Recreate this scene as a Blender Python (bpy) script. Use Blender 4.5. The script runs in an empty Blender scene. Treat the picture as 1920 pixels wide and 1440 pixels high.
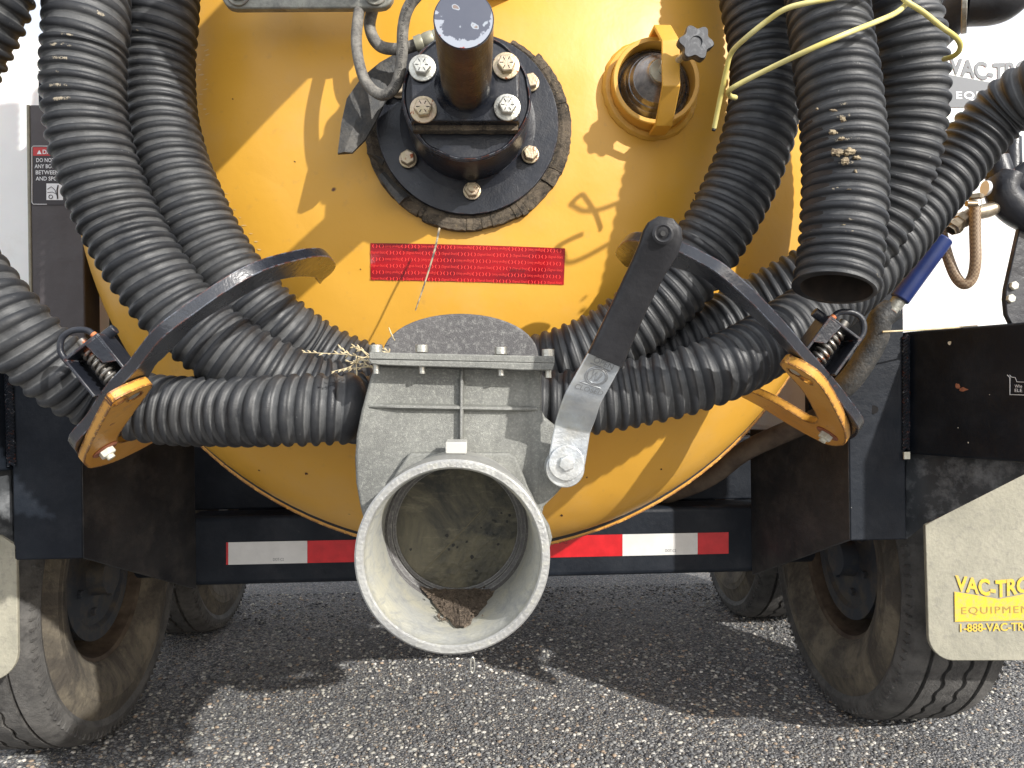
import bpy, bmesh, math, random
import numpy as np
from mathutils import Vector, Matrix, noise as mnoise
random.seed(7); rng = np.random.default_rng(7)
R_ = math.radians
S = bpy.context.scene
COL = S.collection

# ------------------------------------------------------------------ camera
FPX = 1443.0
CAMZ = 0.85
YAW, ROLL = R_(2.5), R_(0.8)
cf = Vector((math.sin(YAW), math.cos(YAW), 0)); r0 = Vector((math.cos(YAW), -math.sin(YAW), 0)); u0 = r0.cross(cf)
cr = r0 * math.cos(ROLL) - u0 * math.sin(ROLL); cu = u0 * math.cos(ROLL) + r0 * math.sin(ROLL)
CC = Vector((0, 0, CAMZ))
cam_d = bpy.data.cameras.new('camera'); cam = bpy.data.objects.new('camera', cam_d); COL.objects.link(cam)
mm = Matrix((cr, cu, -cf)).transposed().to_4x4(); mm.translation = CC
cam.matrix_world = mm
cam_d.sensor_width = 36; cam_d.lens = FPX / 1920 * 36; cam_d.clip_start = 0.02; cam_d.clip_end = 500
S.camera = cam

# ------------------------------------------------------------------ light
SUN = Vector((0.86, -1.0, 0.68)).normalized()       # towards the sun
w = bpy.data.worlds.new('World'); S.world = w; w.use_nodes = True
nt = w.node_tree; bg = nt.nodes['Background']
sky = nt.nodes.new('ShaderNodeTexSky'); sky.sky_type = 'NISHITA'; sky.sun_disc = False
sky.sun_elevation = math.asin(SUN.z); sky.sun_rotation = math.atan2(SUN.x, SUN.y)
sky.dust_density = 2.5; sky.air_density = 1.0; sky.ozone_density = 0.6
wtc = nt.nodes.new('ShaderNodeTexCoord'); wn = nt.nodes.new('ShaderNodeTexNoise'); wn.inputs['Scale'].default_value = 2.2; wn.inputs['Detail'].default_value = 7
nt.links.new(wtc.outputs['Generated'], wn.inputs['Vector'])
wr_ = nt.nodes.new('ShaderNodeMapRange'); nt.links.new(wn.outputs[0], wr_.inputs[0]); wr_.inputs[1].default_value = .38; wr_.inputs[2].default_value = .62; wr_.inputs[3].default_value = .35; wr_.inputs[4].default_value = .9
wm = nt.nodes.new('ShaderNodeMix'); wm.data_type = 'RGBA'; nt.links.new(wr_.outputs[0], wm.inputs[0]); nt.links.new(sky.outputs[0], wm.inputs[6]); wm.inputs[7].default_value = (8.0, 8.1, 8.4, 1)   # thin white cloud
nt.links.new(wm.outputs[2], bg.inputs[0]); bg.inputs[1].default_value = 0.15
sd = bpy.data.lights.new('sun', 'SUN'); so = bpy.data.objects.new('sun', sd); COL.objects.link(so)
sd.energy = 3.9; sd.angle = R_(0.8); sd.color = (1.0, 0.965, 0.91)
so.rotation_euler = SUN.to_track_quat('Z', 'Y').to_euler(); so.location = SUN * 10
S.view_settings.view_transform = 'Standard'; S.view_settings.look = 'None'
S.view_settings.exposure = 0.42; S.view_settings.gamma = 1; S.view_settings.use_curve_mapping = False
S.cycles.max_bounces = 8; S.cycles.diffuse_bounces = 4

# ------------------------------------------------------------------ geometry helpers
def P(x, y, Y):                       # point of the plane at distance Y seen at a photograph pixel
    d = cf + cr * ((x - 960) / FPX) + cu * ((720 - y) / FPX)
    return CC + d * (Y / d.y)
def ray_plane(x, y, B, n):
    d = cf + cr * ((x - 960) / FPX) + cu * ((720 - y) / FPX)
    return CC + d * ((B - CC).dot(n) / d.dot(n))
def frame(a):
    a = Vector(a).normalized(); h = Vector((0, 0, 1)) if abs(a.z) < .9 else Vector((1, 0, 0))
    x = h.cross(a).normalized(); return x, a.cross(x), a
def spline(pts, n=12):
    pts = [Vector(p) for p in pts]; out = []
    q = [pts[0] * 2 - pts[1]] + pts + [pts[-1] * 2 - pts[-2]]
    for i in range(1, len(q) - 2):
        a, b, c, d = q[i - 1:i + 3]
        for k in range(n):
            t = k / n
            out.append(.5 * ((2 * b) + (c - a) * t + (2 * a - 5 * b + 4 * c - d) * t * t + (3 * b - a - 3 * c + d) * t ** 3))
    out.append(pts[-1]); return out

class MB:
    def __init__(s): s.v = []; s.f = []
    def add(s, v, f):
        o = len(s.v); s.v += [Vector(p) for p in v]; s.f += [[i + o for i in q] for q in f]; return s
    def box(s, c, size, ax=None):
        c = Vector(c); X, Y, Z = ax or (Vector((1, 0, 0)), Vector((0, 1, 0)), Vector((0, 0, 1)))
        v = [c + X * (i * size[0] / 2) + Y * (j * size[1] / 2) + Z * (k * size[2] / 2) for i in (-1, 1) for j in (-1, 1) for k in (-1, 1)]
        return s.add(v, [(0, 1, 3, 2), (4, 6, 7, 5), (0, 4, 5, 1), (2, 3, 7, 6), (0, 2, 6, 4), (1, 5, 7, 3)])
    def prism(s, poly, ext):
        ext = Vector(ext); n = len(poly); poly = [Vector(p) for p in poly]
        v = poly + [p + ext for p in poly]
        return s.add(v, [list(range(n)), list(range(2 * n - 1, n - 1, -1))] + [(i, i + n, (i + 1) % n + n, (i + 1) % n) for i in range(n)])
    def lathe(s, o, a, prof, seg=48, a0=0, a1=2 * math.pi, wob=0):
        X, Y, Z = frame(a); o = Vector(o); full = abs(a1 - a0 - 2 * math.pi) < 1e-6
        m = seg if full else seg + 1; v = []
        for (h, r) in prof:
            for k in range(m):
                t = a0 + (a1 - a0) * k / seg
                rr = r * (1 + wob * (mnoise.noise(Vector((math.cos(t) * 3, math.sin(t) * 3, h * 40)))))
                v.append(o + Z * h + (X * math.cos(t) + Y * math.sin(t)) * rr)
        f = []
        for i in range(len(prof) - 1):
            for k in range(seg):
                k2 = (k + 1) % m
                f.append((i * m + k, i * m + k2, (i + 1) * m + k2, (i + 1) * m + k))
        s.add(v, f); return s
    def disc(s, o, a, r, seg=48):
        X, Y, Z = frame(a); o = Vector(o)
        return s.add([o + (X * math.cos(t) + Y * math.sin(t)) * r for t in [2 * math.pi * k / seg for k in range(seg)]], [list(range(seg))])
    def cyl(s, p0, p1, r0, r1=None, seg=24):
        r1 = r0 if r1 is None else r1; p0, p1 = Vector(p0), Vector(p1); h = (p1 - p0).length
        return s.lathe(p0, p1 - p0, [(0, 1e-5), (0, r0), (h, r1), (h, 1e-5)], seg)
    def tube(s, path, r, seg=10, cap=True):
        path = [Vector(p) for p in path]; n = len(path)
        rs = r if isinstance(r, (list, tuple)) else [r] * n
        T = [(path[min(i + 1, n - 1)] - path[max(i - 1, 0)]).normalized() for i in range(n)]
        X = frame(T[0])[0]; v = []
        for i in range(n):
            X = (X - T[i] * X.dot(T[i])).normalized(); Y = T[i].cross(X)
            v += [path[i] + (X * math.cos(2 * math.pi * k / seg) + Y * math.sin(2 * math.pi * k / seg)) * rs[i] for k in range(seg)]
        f = [(i * seg + k, i * seg + (k + 1) % seg, (i + 1) * seg + (k + 1) % seg, (i + 1) * seg + k) for i in range(n - 1) for k in range(seg)]
        if cap: f += [list(range(seg))[::-1], list(range((n - 1) * seg, n * seg))]
        return s.add(v, f)
    def hexa(s, o, a, r, h, cham=.15, rot=0):
        X, Y, Z = frame(a); o = Vector(o); v = []
        for (hh, rr) in ((0, r), (h * (1 - cham), r), (h, r * .86)):
            v += [o + Z * hh + (X * math.cos(t) + Y * math.sin(t)) * rr for t in [rot + math.pi / 3 * k for k in range(6)]]
        f = [(i * 6 + k, i * 6 + (k + 1) % 6, (i + 1) * 6 + (k + 1) % 6, (i + 1) * 6 + k) for i in range(2) for k in range(6)] + [list(range(12, 18)), list(range(5, -1, -1))]
        return s.add(v, f)

WLOC = {}
def build(mb, name, mat, parent=None, bevel=0, ang=38, label=None, kind=None, seg=2, mats=None, midx=None):
    me = bpy.data.meshes.new(name); off = WLOC.get(parent.name, Vector((0, 0, 0))) if parent else Vector((0, 0, 0))
    me.from_pydata([tuple(p - off) for p in mb.v], [], [tuple(q) for q in mb.f]); me.update()
    bm = bmesh.new(); bm.from_mesh(me); bmesh.ops.remove_doubles(bm, verts=bm.verts, dist=2e-5); bmesh.ops.recalc_face_normals(bm, faces=bm.faces); bm.to_mesh(me); bm.free()
    if ang: me.polygons.foreach_set('use_smooth', [True] * len(me.polygons)); me.set_sharp_from_angle(angle=R_(ang))
    me.materials.append(mat)
    o = bpy.data.objects.new(name, me); COL.objects.link(o)
    if bevel:
        b = o.modifiers.new('bevel', 'BEVEL'); b.width = bevel; b.segments = seg; b.limit_method = 'ANGLE'; b.angle_limit = R_(35); b.harden_normals = False
    if parent: o.parent = parent; WLOC[o.name] = off
    if label: o['label'] = label
    if kind: o['kind'] = kind
    return o
def thing(name, label, cat, loc=(0, 0, 0), group=None):
    o = bpy.data.objects.new(name, None); COL.objects.link(o); o.location = loc; o.empty_display_size = .05
    o['label'] = label; o['category'] = cat; WLOC[o.name] = Vector(loc)
    if group: o['group'] = group
    return o
def tag(o, label, cat, group=None):
    o['label'] = label; o['category'] = cat
    if group: o['group'] = group
    return o
def cut(o, mb):                       # real holes: boolean difference, applied
    c = build(mb, 'cutter', M['dark'], None, ang=0)
    c.location = WLOC.get(o.name, Vector((0, 0, 0))) * -1
    if o.parent: c.location = -WLOC[o.name] + Vector((0, 0, 0))
    c2 = c; c2.location = (0, 0, 0)
    if o.parent:
        for v in c.data.vertices: v.co = v.co - WLOC[o.name]
    m = o.modifiers.new('hole', 'BOOLEAN'); m.object = c; m.operation = 'DIFFERENCE'; m.solver = 'EXACT'
    p = o.parent; o.parent = None
    bpy.context.view_layer.update()
    dg = bpy.context.evaluated_depsgraph_get(); me = bpy.data.meshes.new_from_object(o.evaluated_get(dg))
    o.parent = p; o.modifiers.clear(); old = o.data; o.data = me; me.name = old.name
    bpy.data.objects.remove(c)
    me.polygons.foreach_set('use_smooth', [True] * len(me.polygons)); me.set_sharp_from_angle(angle=R_(30))

def text_geo(txt, size=1.0, off=0.0, shear=0.0, space=1.0, res=3):
    cu_ = bpy.data.curves.new('t', 'FONT'); cu_.body = txt; cu_.size = size; cu_.offset = off; cu_.shear = shear; cu_.space_character = space
    cu_.resolution_u = res; cu_.fill_mode = 'FRONT'
    o = bpy.data.objects.new('t', cu_); COL.objects.link(o); bpy.context.view_layer.update()
    me = bpy.data.meshes.new_from_object(o.evaluated_get(bpy.context.evaluated_depsgraph_get()))
    v = [(p.co.x, p.co.y) for p in me.vertices]; f = [list(p.vertices) for p in me.polygons]
    bpy.data.objects.remove(o); bpy.data.meshes.remove(me)
    return v, f
def fit_text(txt, x0, x1, y0, y1, **k):
    v, f = text_geo(txt, **k)
    xs = [a for a, b in v]; ys = [b for a, b in v]; ax, bx, ay, by = min(xs), max(xs), min(ys), max(ys)
    return [(x0 + (a - ax) / (bx - ax) * (x1 - x0), y0 + (b - ay) / (by - ay) * (y1 - y0)) for a, b in v], f

# ------------------------------------------------------------------ materials
M = {}
def nd(nt, t, **k):
    n = nt.nodes.new('ShaderNode' + t)
    for a, b in k.items(): setattr(n, a, b)
    return n
def c4(c): return (c[0], c[1], c[2], 1)
class G:
    def __init__(s, name):
        s.m = bpy.data.materials.new(name); s.m.use_nodes = True; s.nt = s.m.node_tree; s.b = s.nt.nodes['Principled BSDF']; s.L = s.nt.links.new
        s.tc = nd(s.nt, 'TexCoord'); s.co = s.tc.outputs['Object']; M[name] = s.m
    def map(s, sc):
        m = nd(s.nt, 'Mapping'); m.inputs['Scale'].default_value = sc; s.L(s.co, m.inputs[0]); return m.outputs[0]
    def noise(s, sc, det=5, ro=.55, dist=0, vec=None, lo=.35, hi=.65):
        n = nd(s.nt, 'TexNoise'); n.inputs['Scale'].default_value = sc; n.inputs['Detail'].default_value = det; n.inputs['Roughness'].default_value = ro; n.inputs['Distortion'].default_value = dist
        s.L(vec or s.co, n.inputs['Vector']); return s.ramp(n.outputs[0], lo, hi)
    def ramp(s, x, lo, hi):
        m = nd(s.nt, 'MapRange'); m.clamp = True; s.L(x, m.inputs[0]); m.inputs[1].default_value = lo; m.inputs[2].default_value = hi; return m.outputs[0]
    def math(s, op, a, b):
        m = nd(s.nt, 'Math', operation=op)
        for i, x in enumerate((a, b)):
            if isinstance(x, (int, float)): m.inputs[i].default_value = x
            else: s.L(x, m.inputs[i])
        return m.outputs[0]
    def mix(s, fac, a, b):
        m = nd(s.nt, 'Mix', data_type='RGBA')
        if isinstance(fac, (int, float)): m.inputs[0].default_value = fac
        else: s.L(fac, m.inputs[0])
        for i, x in ((6, a), (7, b)):
            if isinstance(x, (tuple, list)): m.inputs[i].default_value = c4(x)
            else: s.L(x, m.inputs[i])
        return m.outputs[2]
    def val(s, fac, a, b):
        m = nd(s.nt, 'MapRange'); s.L(fac, m.inputs[0]); m.inputs[3].default_value = a; m.inputs[4].default_value = b; return m.outputs[0]
    def edge(s, r, hi=.22):
        b = nd(s.nt, 'Bevel', samples=6); b.inputs[0].default_value = r; g = nd(s.nt, 'NewGeometry')
        d = nd(s.nt, 'VectorMath', operation='DOT_PRODUCT'); s.L(b.outputs[0], d.inputs[0]); s.L(g.outputs['Normal'], d.inputs[1])
        return s.ramp(s.math('SUBTRACT', 1.0, d.outputs['Value']), .006, hi)
    def bump(s, h, dist, st=1.0):
        b = nd(s.nt, 'Bump'); b.inputs['Strength'].default_value = st; b.inputs['Distance'].default_value = dist; s.L(h, b.inputs['Height'])
        if s.b.inputs['Normal'].is_linked: s.L(s.b.inputs['Normal'].links[0].from_socket, b.inputs['Normal'])
        s.L(b.outputs[0], s.b.inputs['Normal'])
    def out(s, col=None, rough=.5, metal=0, spec=.5, coat=0):
        if col is not None:
            if isinstance(col, (tuple, list)): s.b.inputs['Base Color'].default_value = c4(col)
            else: s.L(col, s.b.inputs['Base Color'])
        for nme, x in (('Roughness', rough), ('Metallic', metal), ('Specular IOR Level', spec), ('Coat Weight', coat)):
            if isinstance(x, (int, float)): s.b.inputs[nme].default_value = x
            else: s.L(x, s.b.inputs[nme])
        return s.m

RUST = (.17, .045, .018); RUST2 = (.30, .09, .035)
# yellow enamel of the tank
g = G('tank_yellow')
c = g.mix(g.noise(3.0), (.67, .350, .040), (.73, .395, .055))
c = g.mix(g.math('MULTIPLY', g.noise(5, 8, .65, lo=.5, hi=.8), .55), c, (.62, .39, .15))
c = g.mix(g.math('MULTIPLY', g.noise(60, 3, .6, lo=.62, hi=.75), .25), c, (.45, .25, .08))
c = g.mix(g.noise(24, 2, .5, lo=.765, hi=.79), c, (.10, .03, .012))
g.bump(g.noise(5, 2), .006, .35); g.bump(g.noise(90, 3), .0005, .15)
g.out(c, g.val(g.noise(5, 5), .30, .48), 0, .5)
# yellow with chipped edges
g = G('bracket_yellow')
e = g.edge(.006, .05); n1 = g.noise(110, 7, .75, lo=.36, hi=.64)
msk = g.ramp(g.math('MULTIPLY', e, n1), .29, .34)
c = g.mix(g.noise(14), (.66, .30, .03), (.72, .37, .07)); c = g.mix(g.math('MULTIPLY', g.noise(45, 6, .7, lo=.55, hi=.7), .6), c, (.48, .24, .09))
c = g.mix(g.noise(70, 6, .7, lo=.64, hi=.67), c, RUST2)
c = g.mix(msk, c, (.12, .035, .018))
g.bump(msk, .0006, -.6); g.bump(g.noise(200, 4), .0006, .4); g.out(c, .45, 0)
# black enamel steel w/ worn edges
def blackpaint(name, base, base2, rough, wear=.3, wearc=(.25, .27, .30), rust=.68, dust=.35, dustc=(.075, .07, .066)):
    g = G(name); e = g.edge(.003, .12); n1 = g.noise(130, 6, .7, lo=.3, hi=.7)
    msk = g.ramp(g.math('MULTIPLY', e, n1), wear, wear + .12)
    c = g.mix(g.noise(9), base, base2); c = g.mix(g.math('MULTIPLY', g.noise(16, 8, .7, lo=.48, hi=.75), dust), c, dustc)
    c = g.mix(g.math('MULTIPLY', msk, .8), c, g.mix(g.noise(60, lo=.45, hi=.55), wearc, RUST))
    c = g.mix(g.noise(22, 7, .7, .5, lo=rust, hi=rust + .02), c, RUST)
    c = g.mix(g.noise(75, 3, .5, lo=.79, hi=.81), c, (.4, .38, .36))
    g.bump(g.noise(70, 4), .0012, .25); g.bump(g.noise(400, 2), .0003, .3)
    g.out(c, g.val(g.noise(14, 6), rough, rough + .2), 0, .5)
blackpaint('black_paint', (.010, .012, .018), (.022, .025, .034), .26)
blackpaint('hook_black', (.010, .012, .018), (.02, .023, .032), .16, wear=.12, wearc=(.24, .27, .33), rust=.68, dust=.2)
FN = 1
M['hook_black'].node_tree.nodes['Principled BSDF'].inputs['Specular IOR Level'].default_value = 1.0
blackpaint('frame_navy', (.005, .0075, .013), (.010, .014, .021), .45, wear=.6, dust=.3, rust=.76, dustc=(.045, .05, .06))
M['frame_navy'].node_tree.nodes['Principled BSDF'].inputs['Specular IOR Level'].default_value = .25
blackpaint('frame_dust_sunlit', (.012, .014, .018), (.05, .055, .06), .5, wear=.6, dust=1.0, rust=.8, dustc=(.24, .25, .26))  # arm gussets: pale dust colour also stands in for sunlight on the plate
blackpaint('frame_stained', (.012, .014, .018), (.035, .036, .038), .4, wear=.6, dust=.9, rust=.8)
blackpaint('plate_grey', (.07, .060, .062), (.085, .074, .076), .45, wear=.9, dust=.2, rust=.95)
# hub cap end with peeled paint
g = G('post_end')
at = nd(g.nt, 'Attribute', attribute_name='rim'); rim = at.outputs['Fac']
mk = g.ramp(g.math('ADD', g.math('MULTIPLY', rim, .9), g.noise(30, 5, .6, lo=.3, hi=.75)), 1.10, 1.14)
mk2 = g.ramp(g.math('ADD', g.math('MULTIPLY', rim, .75), g.noise(45, 5, .6, lo=.3, hi=.75)), 1.40, 1.45)
c = g.mix(g.noise(12), (.075, .085, .12), (.10, .11, .145)); sp_ = g.noise(62, 2, .5, lo=.655, hi=.675); sp2 = g.noise(62, 2, .5, lo=.70, hi=.72); c = g.mix(sp_, c, (.34, .38, .43)); c = g.mix(sp2, c, (.22, .17, .15)); c = g.mix(mk, c, (.33, .36, .42)); c = g.mix(mk2, c, (.30, .05, .045))
g.bump(mk, .0008, -.6); g.out(c, .4, 0)
# corrugated hose
g = G('hose_rubber')
at = nd(g.nt, 'Attribute', attribute_name='ridge'); rd = at.outputs['Fac']
at2 = nd(g.nt, 'Attribute', attribute_name='scuff'); sf = at2.outputs['Fac']
c = g.mix(g.noise(7), (.013, .0145, .018), (.027, .029, .033))
c = g.mix(g.math('MULTIPLY', g.noise(18, 8, .7, lo=.45, hi=.78), .45), c, (.085, .085, .082))
groove = g.math('ADD', g.math('MULTIPLY', g.ramp(rd, .25, .0), .42), g.math('MULTIPLY', g.math('MULTIPLY', g.ramp(rd, .02, .12), g.ramp(rd, .5, .2)), .5))
c = g.mix(g.math('MULTIPLY', groove, g.noise(25, lo=.3, hi=.55)), c, (.165, .168, .168))
sc = g.ramp(g.math('MULTIPLY', g.math('MULTIPLY', g.ramp(rd, .8, .97), sf), g.noise(150, 6, .75, lo=.42, hi=.62)), .35, .5)
c = g.mix(g.math('MULTIPLY', sc, .75), c, (.42, .36, .26))
sc2 = g.math('MULTIPLY', g.ramp(rd, .85, 1.0), g.noise(110, 5, .75, lo=.66, hi=.70)); c = g.mix(g.math('MULTIPLY', sc2, .5), c, (.4, .4, .38))
g.bump(g.noise(500, 3), .0003, .4); g.out(c, g.val(g.noise(20, 6), .42, .62), 0, .45)
g = G('hose_inside'); g.out(g.mix(g.noise(30, 6), (.015, .012, .010), (.05, .035, .026)), .75)
g = G('mud_crust'); g.bump(g.noise(300, 6), .002, .8); g.out(g.mix(g.noise(90, 6), (.16, .12, .08), (.45, .37, .24)), .95)
# castings
def cast(name, a, b, rough, metal, sc=110, sp=(.46, .47, .41), amt=.55, bumpd=.0012):
    g = G(name); c = g.mix(g.noise(8), a, b); c = g.mix(g.math('MULTIPLY', g.noise(sc * 3, 8, .8, lo=.5, hi=.64), amt), c, sp)
    c = g.mix(g.math('MULTIPLY', g.noise(sc, 6, .7, lo=.5, hi=.75), .4), c, tuple(x * .45 for x in a))
    c = g.mix(g.math('MULTIPLY', g.edge(.003), .5), c, (.6, .6, .58))
    c = g.mix(g.math('MULTIPLY', g.noise(11, 6, .7, .8, vec=g.map((1.6, 1, .5)), lo=.5, hi=.75), .5), c, tuple(x * .5 for x in a))   # weather streaks
    g.bump(g.noise(sc * 8, 4), bumpd, .35); g.out(c, g.val(g.noise(12, 6), rough - .08, rough + .12), metal)
cast('cast_grey', (.17, .172, .16), (.26, .262, .24), .55, .2)
cast('cast_dark', (.085, .082, .085), (.13, .125, .125), .6, .1, sc=70, sp=(.34, .34, .32), amt=.6)
cast('alloy_ring', (.38, .38, .37), (.50, .50, .47), .42, .45, sc=30, sp=(.56, .55, .45), amt=.5)
g = G('alloy_inside'); c = g.mix(g.noise(12, 8, .7, .5, lo=.4, hi=.6), (.40, .405, .38), (.47, .455, .37)); c = g.mix(g.math('MULTIPLY', g.noise(20, 8, .7, 1, vec=g.map((1, 1, 4)), lo=.48, hi=.68), .8), c, (.27, .28, .29)); g.bump(g.noise(200, 5), .0008, .4); g.out(c, .5, .2)
g = G('gate_disc'); c = g.mix(g.noise(9, 9, .7, 1.2, lo=.4, hi=.62), (.03, .031, .028), (.145, .13, .085)); c = g.mix(g.noise(28, 4, .6, lo=.70, hi=.73), c, (.012, .012, .012))
c = g.mix(g.math('MULTIPLY', g.noise(16, 6, .7, .4, vec=g.map((1, 1, 3.5)), lo=.55, hi=.7), .5), c, (.30, .27, .19)); g.bump(g.noise(150, 6), .0012, .5); g.out(c, .5, .1)
g = G('zinc'); c = g.mix(g.noise(30, 6), (.52, .56, .60), (.72, .74, .74)); c = g.mix(g.math('MULTIPLY', g.noise(14, 6, .7, .6, lo=.45, hi=.7), .6), c, (.45, .42, .33)); g.bump(g.noise(220, 4), .0005, .35); g.out(c, g.val(g.noise(40), .28, .5), .75)
g = G('zinc_mark'); g.out((.36, .37, .38), .4, .7)
g = G('zinc_dull'); c = g.mix(g.noise(30, 6), (.30, .29, .22), (.46, .45, .35)); g.out(c, .5, .5)
g = G('bolt_steel'); c = g.mix(g.noise(60, 6), (.50, .50, .46), (.68, .66, .58)); g.bump(g.noise(300, 4), .0005, .4); g.out(c, .32, .8)
g = G('bolt_yellow'); c = g.mix(g.noise(90, 6), (.52, .44, .28), (.62, .50, .38)); c = g.mix(g.noise(120, 5, lo=.62, hi=.66), c, RUST2); g.bump(g.noise(300, 4), .0005, .4); g.out(c, .38, .6)
g = G('white_bolt'); c = g.mix(g.noise(90, 6), (.62, .60, .48), (.75, .74, .66)); g.out(c, .45, .1)
g = G('rust_washer'); g.out(g.mix(g.noise(90, 6), (.22, .07, .035), (.38, .15, .08)), .8)
g = G('gasket'); c = g.mix(g.noise(40, 8, .8, 1, lo=.36, hi=.56), (.02, .019, .018), (.22, .175, .125)); c = g.mix(g.noise(220, 5, .7, lo=.58, hi=.66), c, (.32, .25, .15)); g.bump(g.noise(260, 8, .8), .003, .9); g.out(c, .75)
g = G('rubber_flap'); c = g.mix(g.noise(25, 8, .75, lo=.42, hi=.7), (.03, .032, .034), (.11, .10, .085)); g.bump(g.noise(150, 6), .0015, .5); g.out(c, .6)
g = G('grip_rubber'); c = g.mix(g.noise(14, 6), (.012, .012, .014), (.024, .024, .027)); g.bump(g.noise(60, 5), .0012, .3); g.out(c, g.val(g.noise(20), .36, .52), 0, .5)
g = G('knob_plastic'); c = g.mix(g.noise(60, 6, .7, 1.5, lo=.5, hi=.66), (.045, .048, .055), (.14, .145, .155)); g.out(c, .42)
g = G('hyd_hose'); c = g.mix(g.noise(60, 8, .8, lo=.4, hi=.62), (.10, .095, .088), (.27, .255, .225)); g.bump(g.noise(300, 5), .0008, .4); g.out(c, .7)
g = G('print_dark'); g.out((.02, .02, .02), .7)
g = G('dark'); g.out((.008, .008, .009), .6)
g = G('cord_yellow'); c = g.mix(g.noise(18, 4), (.62, .52, .12), (.74, .67, .30)); g.out(c, .45)
g = G('white_poly'); c = g.mix(g.noise(4, 5), (.80, .80, .79), (.88, .88, .86)); c = g.mix(g.math('MULTIPLY', g.noise(9, 8, .7, lo=.55, hi=.8), .35), c, (.55, .47, .38)); g.b.inputs['Subsurface Weight'].default_value = .1; g.out(c, .35)
g = G('logo_grey'); g.out((.10, .11, .125), .5)
g = G('logo_white'); g.out((.85, .85, .86), .5)
g = G('red_sheet'); c = g.mix(g.noise(14, 3, vec=g.map((1, 1, 3)), lo=.3, hi=.7), (.20, .001, .008), (.45, .003, .008)); g.out(c, .22, 0, .6, .4)
g = G('red_print'); g.out((.95, .06, .05), .3)
g = G('stamp_dark'); g.out((.06, .004, .008), .5)
g = G('tape_red'); c = g.mix(g.noise(40, 3), (.50, .008, .012), (.62, .012, .018)); g.out(c, .3, 0, .5, .3)
g = G('tape_white'); c = g.mix(g.noise(20, 6, .7), (.62, .62, .60), (.72, .72, .70)); g.out(c, .35, 0, .5, .2)
g = G('flap_rubber'); c = g.mix(g.noise(7, 8, .7, .5), (.27, .26, .205), (.37, .35, .275)); c = g.mix(g.math('MULTIPLY', g.noise(60, 6, .8, lo=.5, hi=.66), .6), c, (.20, .19, .165)); g.bump(g.noise(120, 6), .0012, .4); g.out(c, .75)
g = G('flap_print'); c = g.mix(g.math('MULTIPLY', g.noise(90, 6, .8, lo=.45, hi=.62), .8), (.78, .50, .03), (.46, .38, .17)); g.out(c, .6)
g = G('flap_print_dark'); g.out((.34, .25, .07), .8)
g = G('brass'); c = g.mix(g.noise(50, 6), (.28, .22, .15), (.50, .44, .34)); g.out(c, .4, .7)
g = G('blue_grip'); g.out(g.mix(g.noise(20), (.008, .02, .10), (.015, .035, .15)), .4)
g = G('braid_hose'); w_ = nd(g.nt, 'TexChecker'); w_.inputs['Scale'].default_value = 260; g.L(g.co, w_.inputs[0]); c = g.mix(w_.outputs['Fac'], (.20, .13, .08), (.34, .25, .16)); g.out(c, .45)
g = G('clear_hose'); g.out(g.mix(g.noise(30), (.42, .26, .12), (.52, .36, .19)), .35)
g = G('clear_tab'); g.b.inputs['Transmission Weight'].default_value = .35; g.out((.72, .71, .66), .35)
g = G('straw'); g.out(g.mix(g.noise(60), (.52, .42, .24), (.70, .60, .40)), .8)
g = G('dark_straw'); g.out(g.mix(g.noise(90, lo=.4, hi=.6), (.08, .075, .07), (.40, .33, .22)), .8)
g = G('soil'); g.bump(g.noise(260, 8), .004, 1); g.out(g.mix(g.noise(130, 8, .8), (.09, .066, .05), (.27, .21, .155)), .95)
g = G('soil_light'); g.out((.17, .15, .10), .8)
g = G('steel_dark'); c = g.mix(g.noise(30, 7, .7, 1.0, vec=g.map((1, 1, 1)), lo=.35, hi=.65), (.14, .14, .15), (.42, .40, .38)); g.out(c, g.val(g.noise(30), .22, .42), .85)
g = G('spring_steel'); c = g.mix(g.noise(90, 5), (.16, .15, .14), (.42, .40, .36)); c = g.mix(g.noise(60, 5, lo=.58, hi=.64), c, RUST2); g.out(c, .38, .8)
g = G('orange_primer'); g.out((.55, .17, .06), .6)
g = G('sticker_black'); g.out((.025, .018, .02), .4)
g = G('sticker_red'); g.out((.55, .03, .03), .4)
g = G('rust_dark'); g.out((.07, .025, .012), .8)
g = G('chafe'); g.out((.72, .50, .22), .5)
# galvanised bar
g = G('galvanised'); c = g.mix(g.noise(40, 7, .7, lo=.4, hi=.65), (.19, .19, .17), (.36, .36, .31)); c = g.mix(g.math('MULTIPLY', g.edge(.004), g.noise(70, lo=.45, hi=.55)), c, RUST); c = g.mix(g.noise(16, 5, lo=.64, hi=.7), c, (.12, .09, .06)); g.bump(g.noise(180, 5), .001, .4); g.out(c, .5, .3)
# tyres
g = G('tyre_tread'); c = g.mix(g.noise(14, 6), (.075, .073, .070), (.13, .125, .118)); c = g.mix(g.noise(30, 6, .7, lo=.45, hi=.7), c, (.045, .043, .042)); g.bump(g.noise(200, 5), .0015, .5); g.out(c, .75)
g = G('tyre_side'); c = g.mix(g.noise(6, 8, .7, .6, lo=.42, hi=.6), (.075, .065, .053), (.20, .172, .125)); c = g.mix(g.math('MULTIPLY', g.noise(24, 8, .7, lo=.5, hi=.68), .7), c, (.05, .045, .04)); g.bump(g.noise(90, 6), .002, .5); g.out(c, .85)
g = G('wheel_steel'); c = g.mix(g.noise(14, 7, .7, lo=.45, hi=.65), (.035, .042, .055), (.10, .085, .065)); g.out(c, .55)
g = G('wheel_rust'); c = g.mix(g.noise(24, 7), (.055, .038, .028), (.13, .10, .07)); g.out(c, .8)
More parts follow.
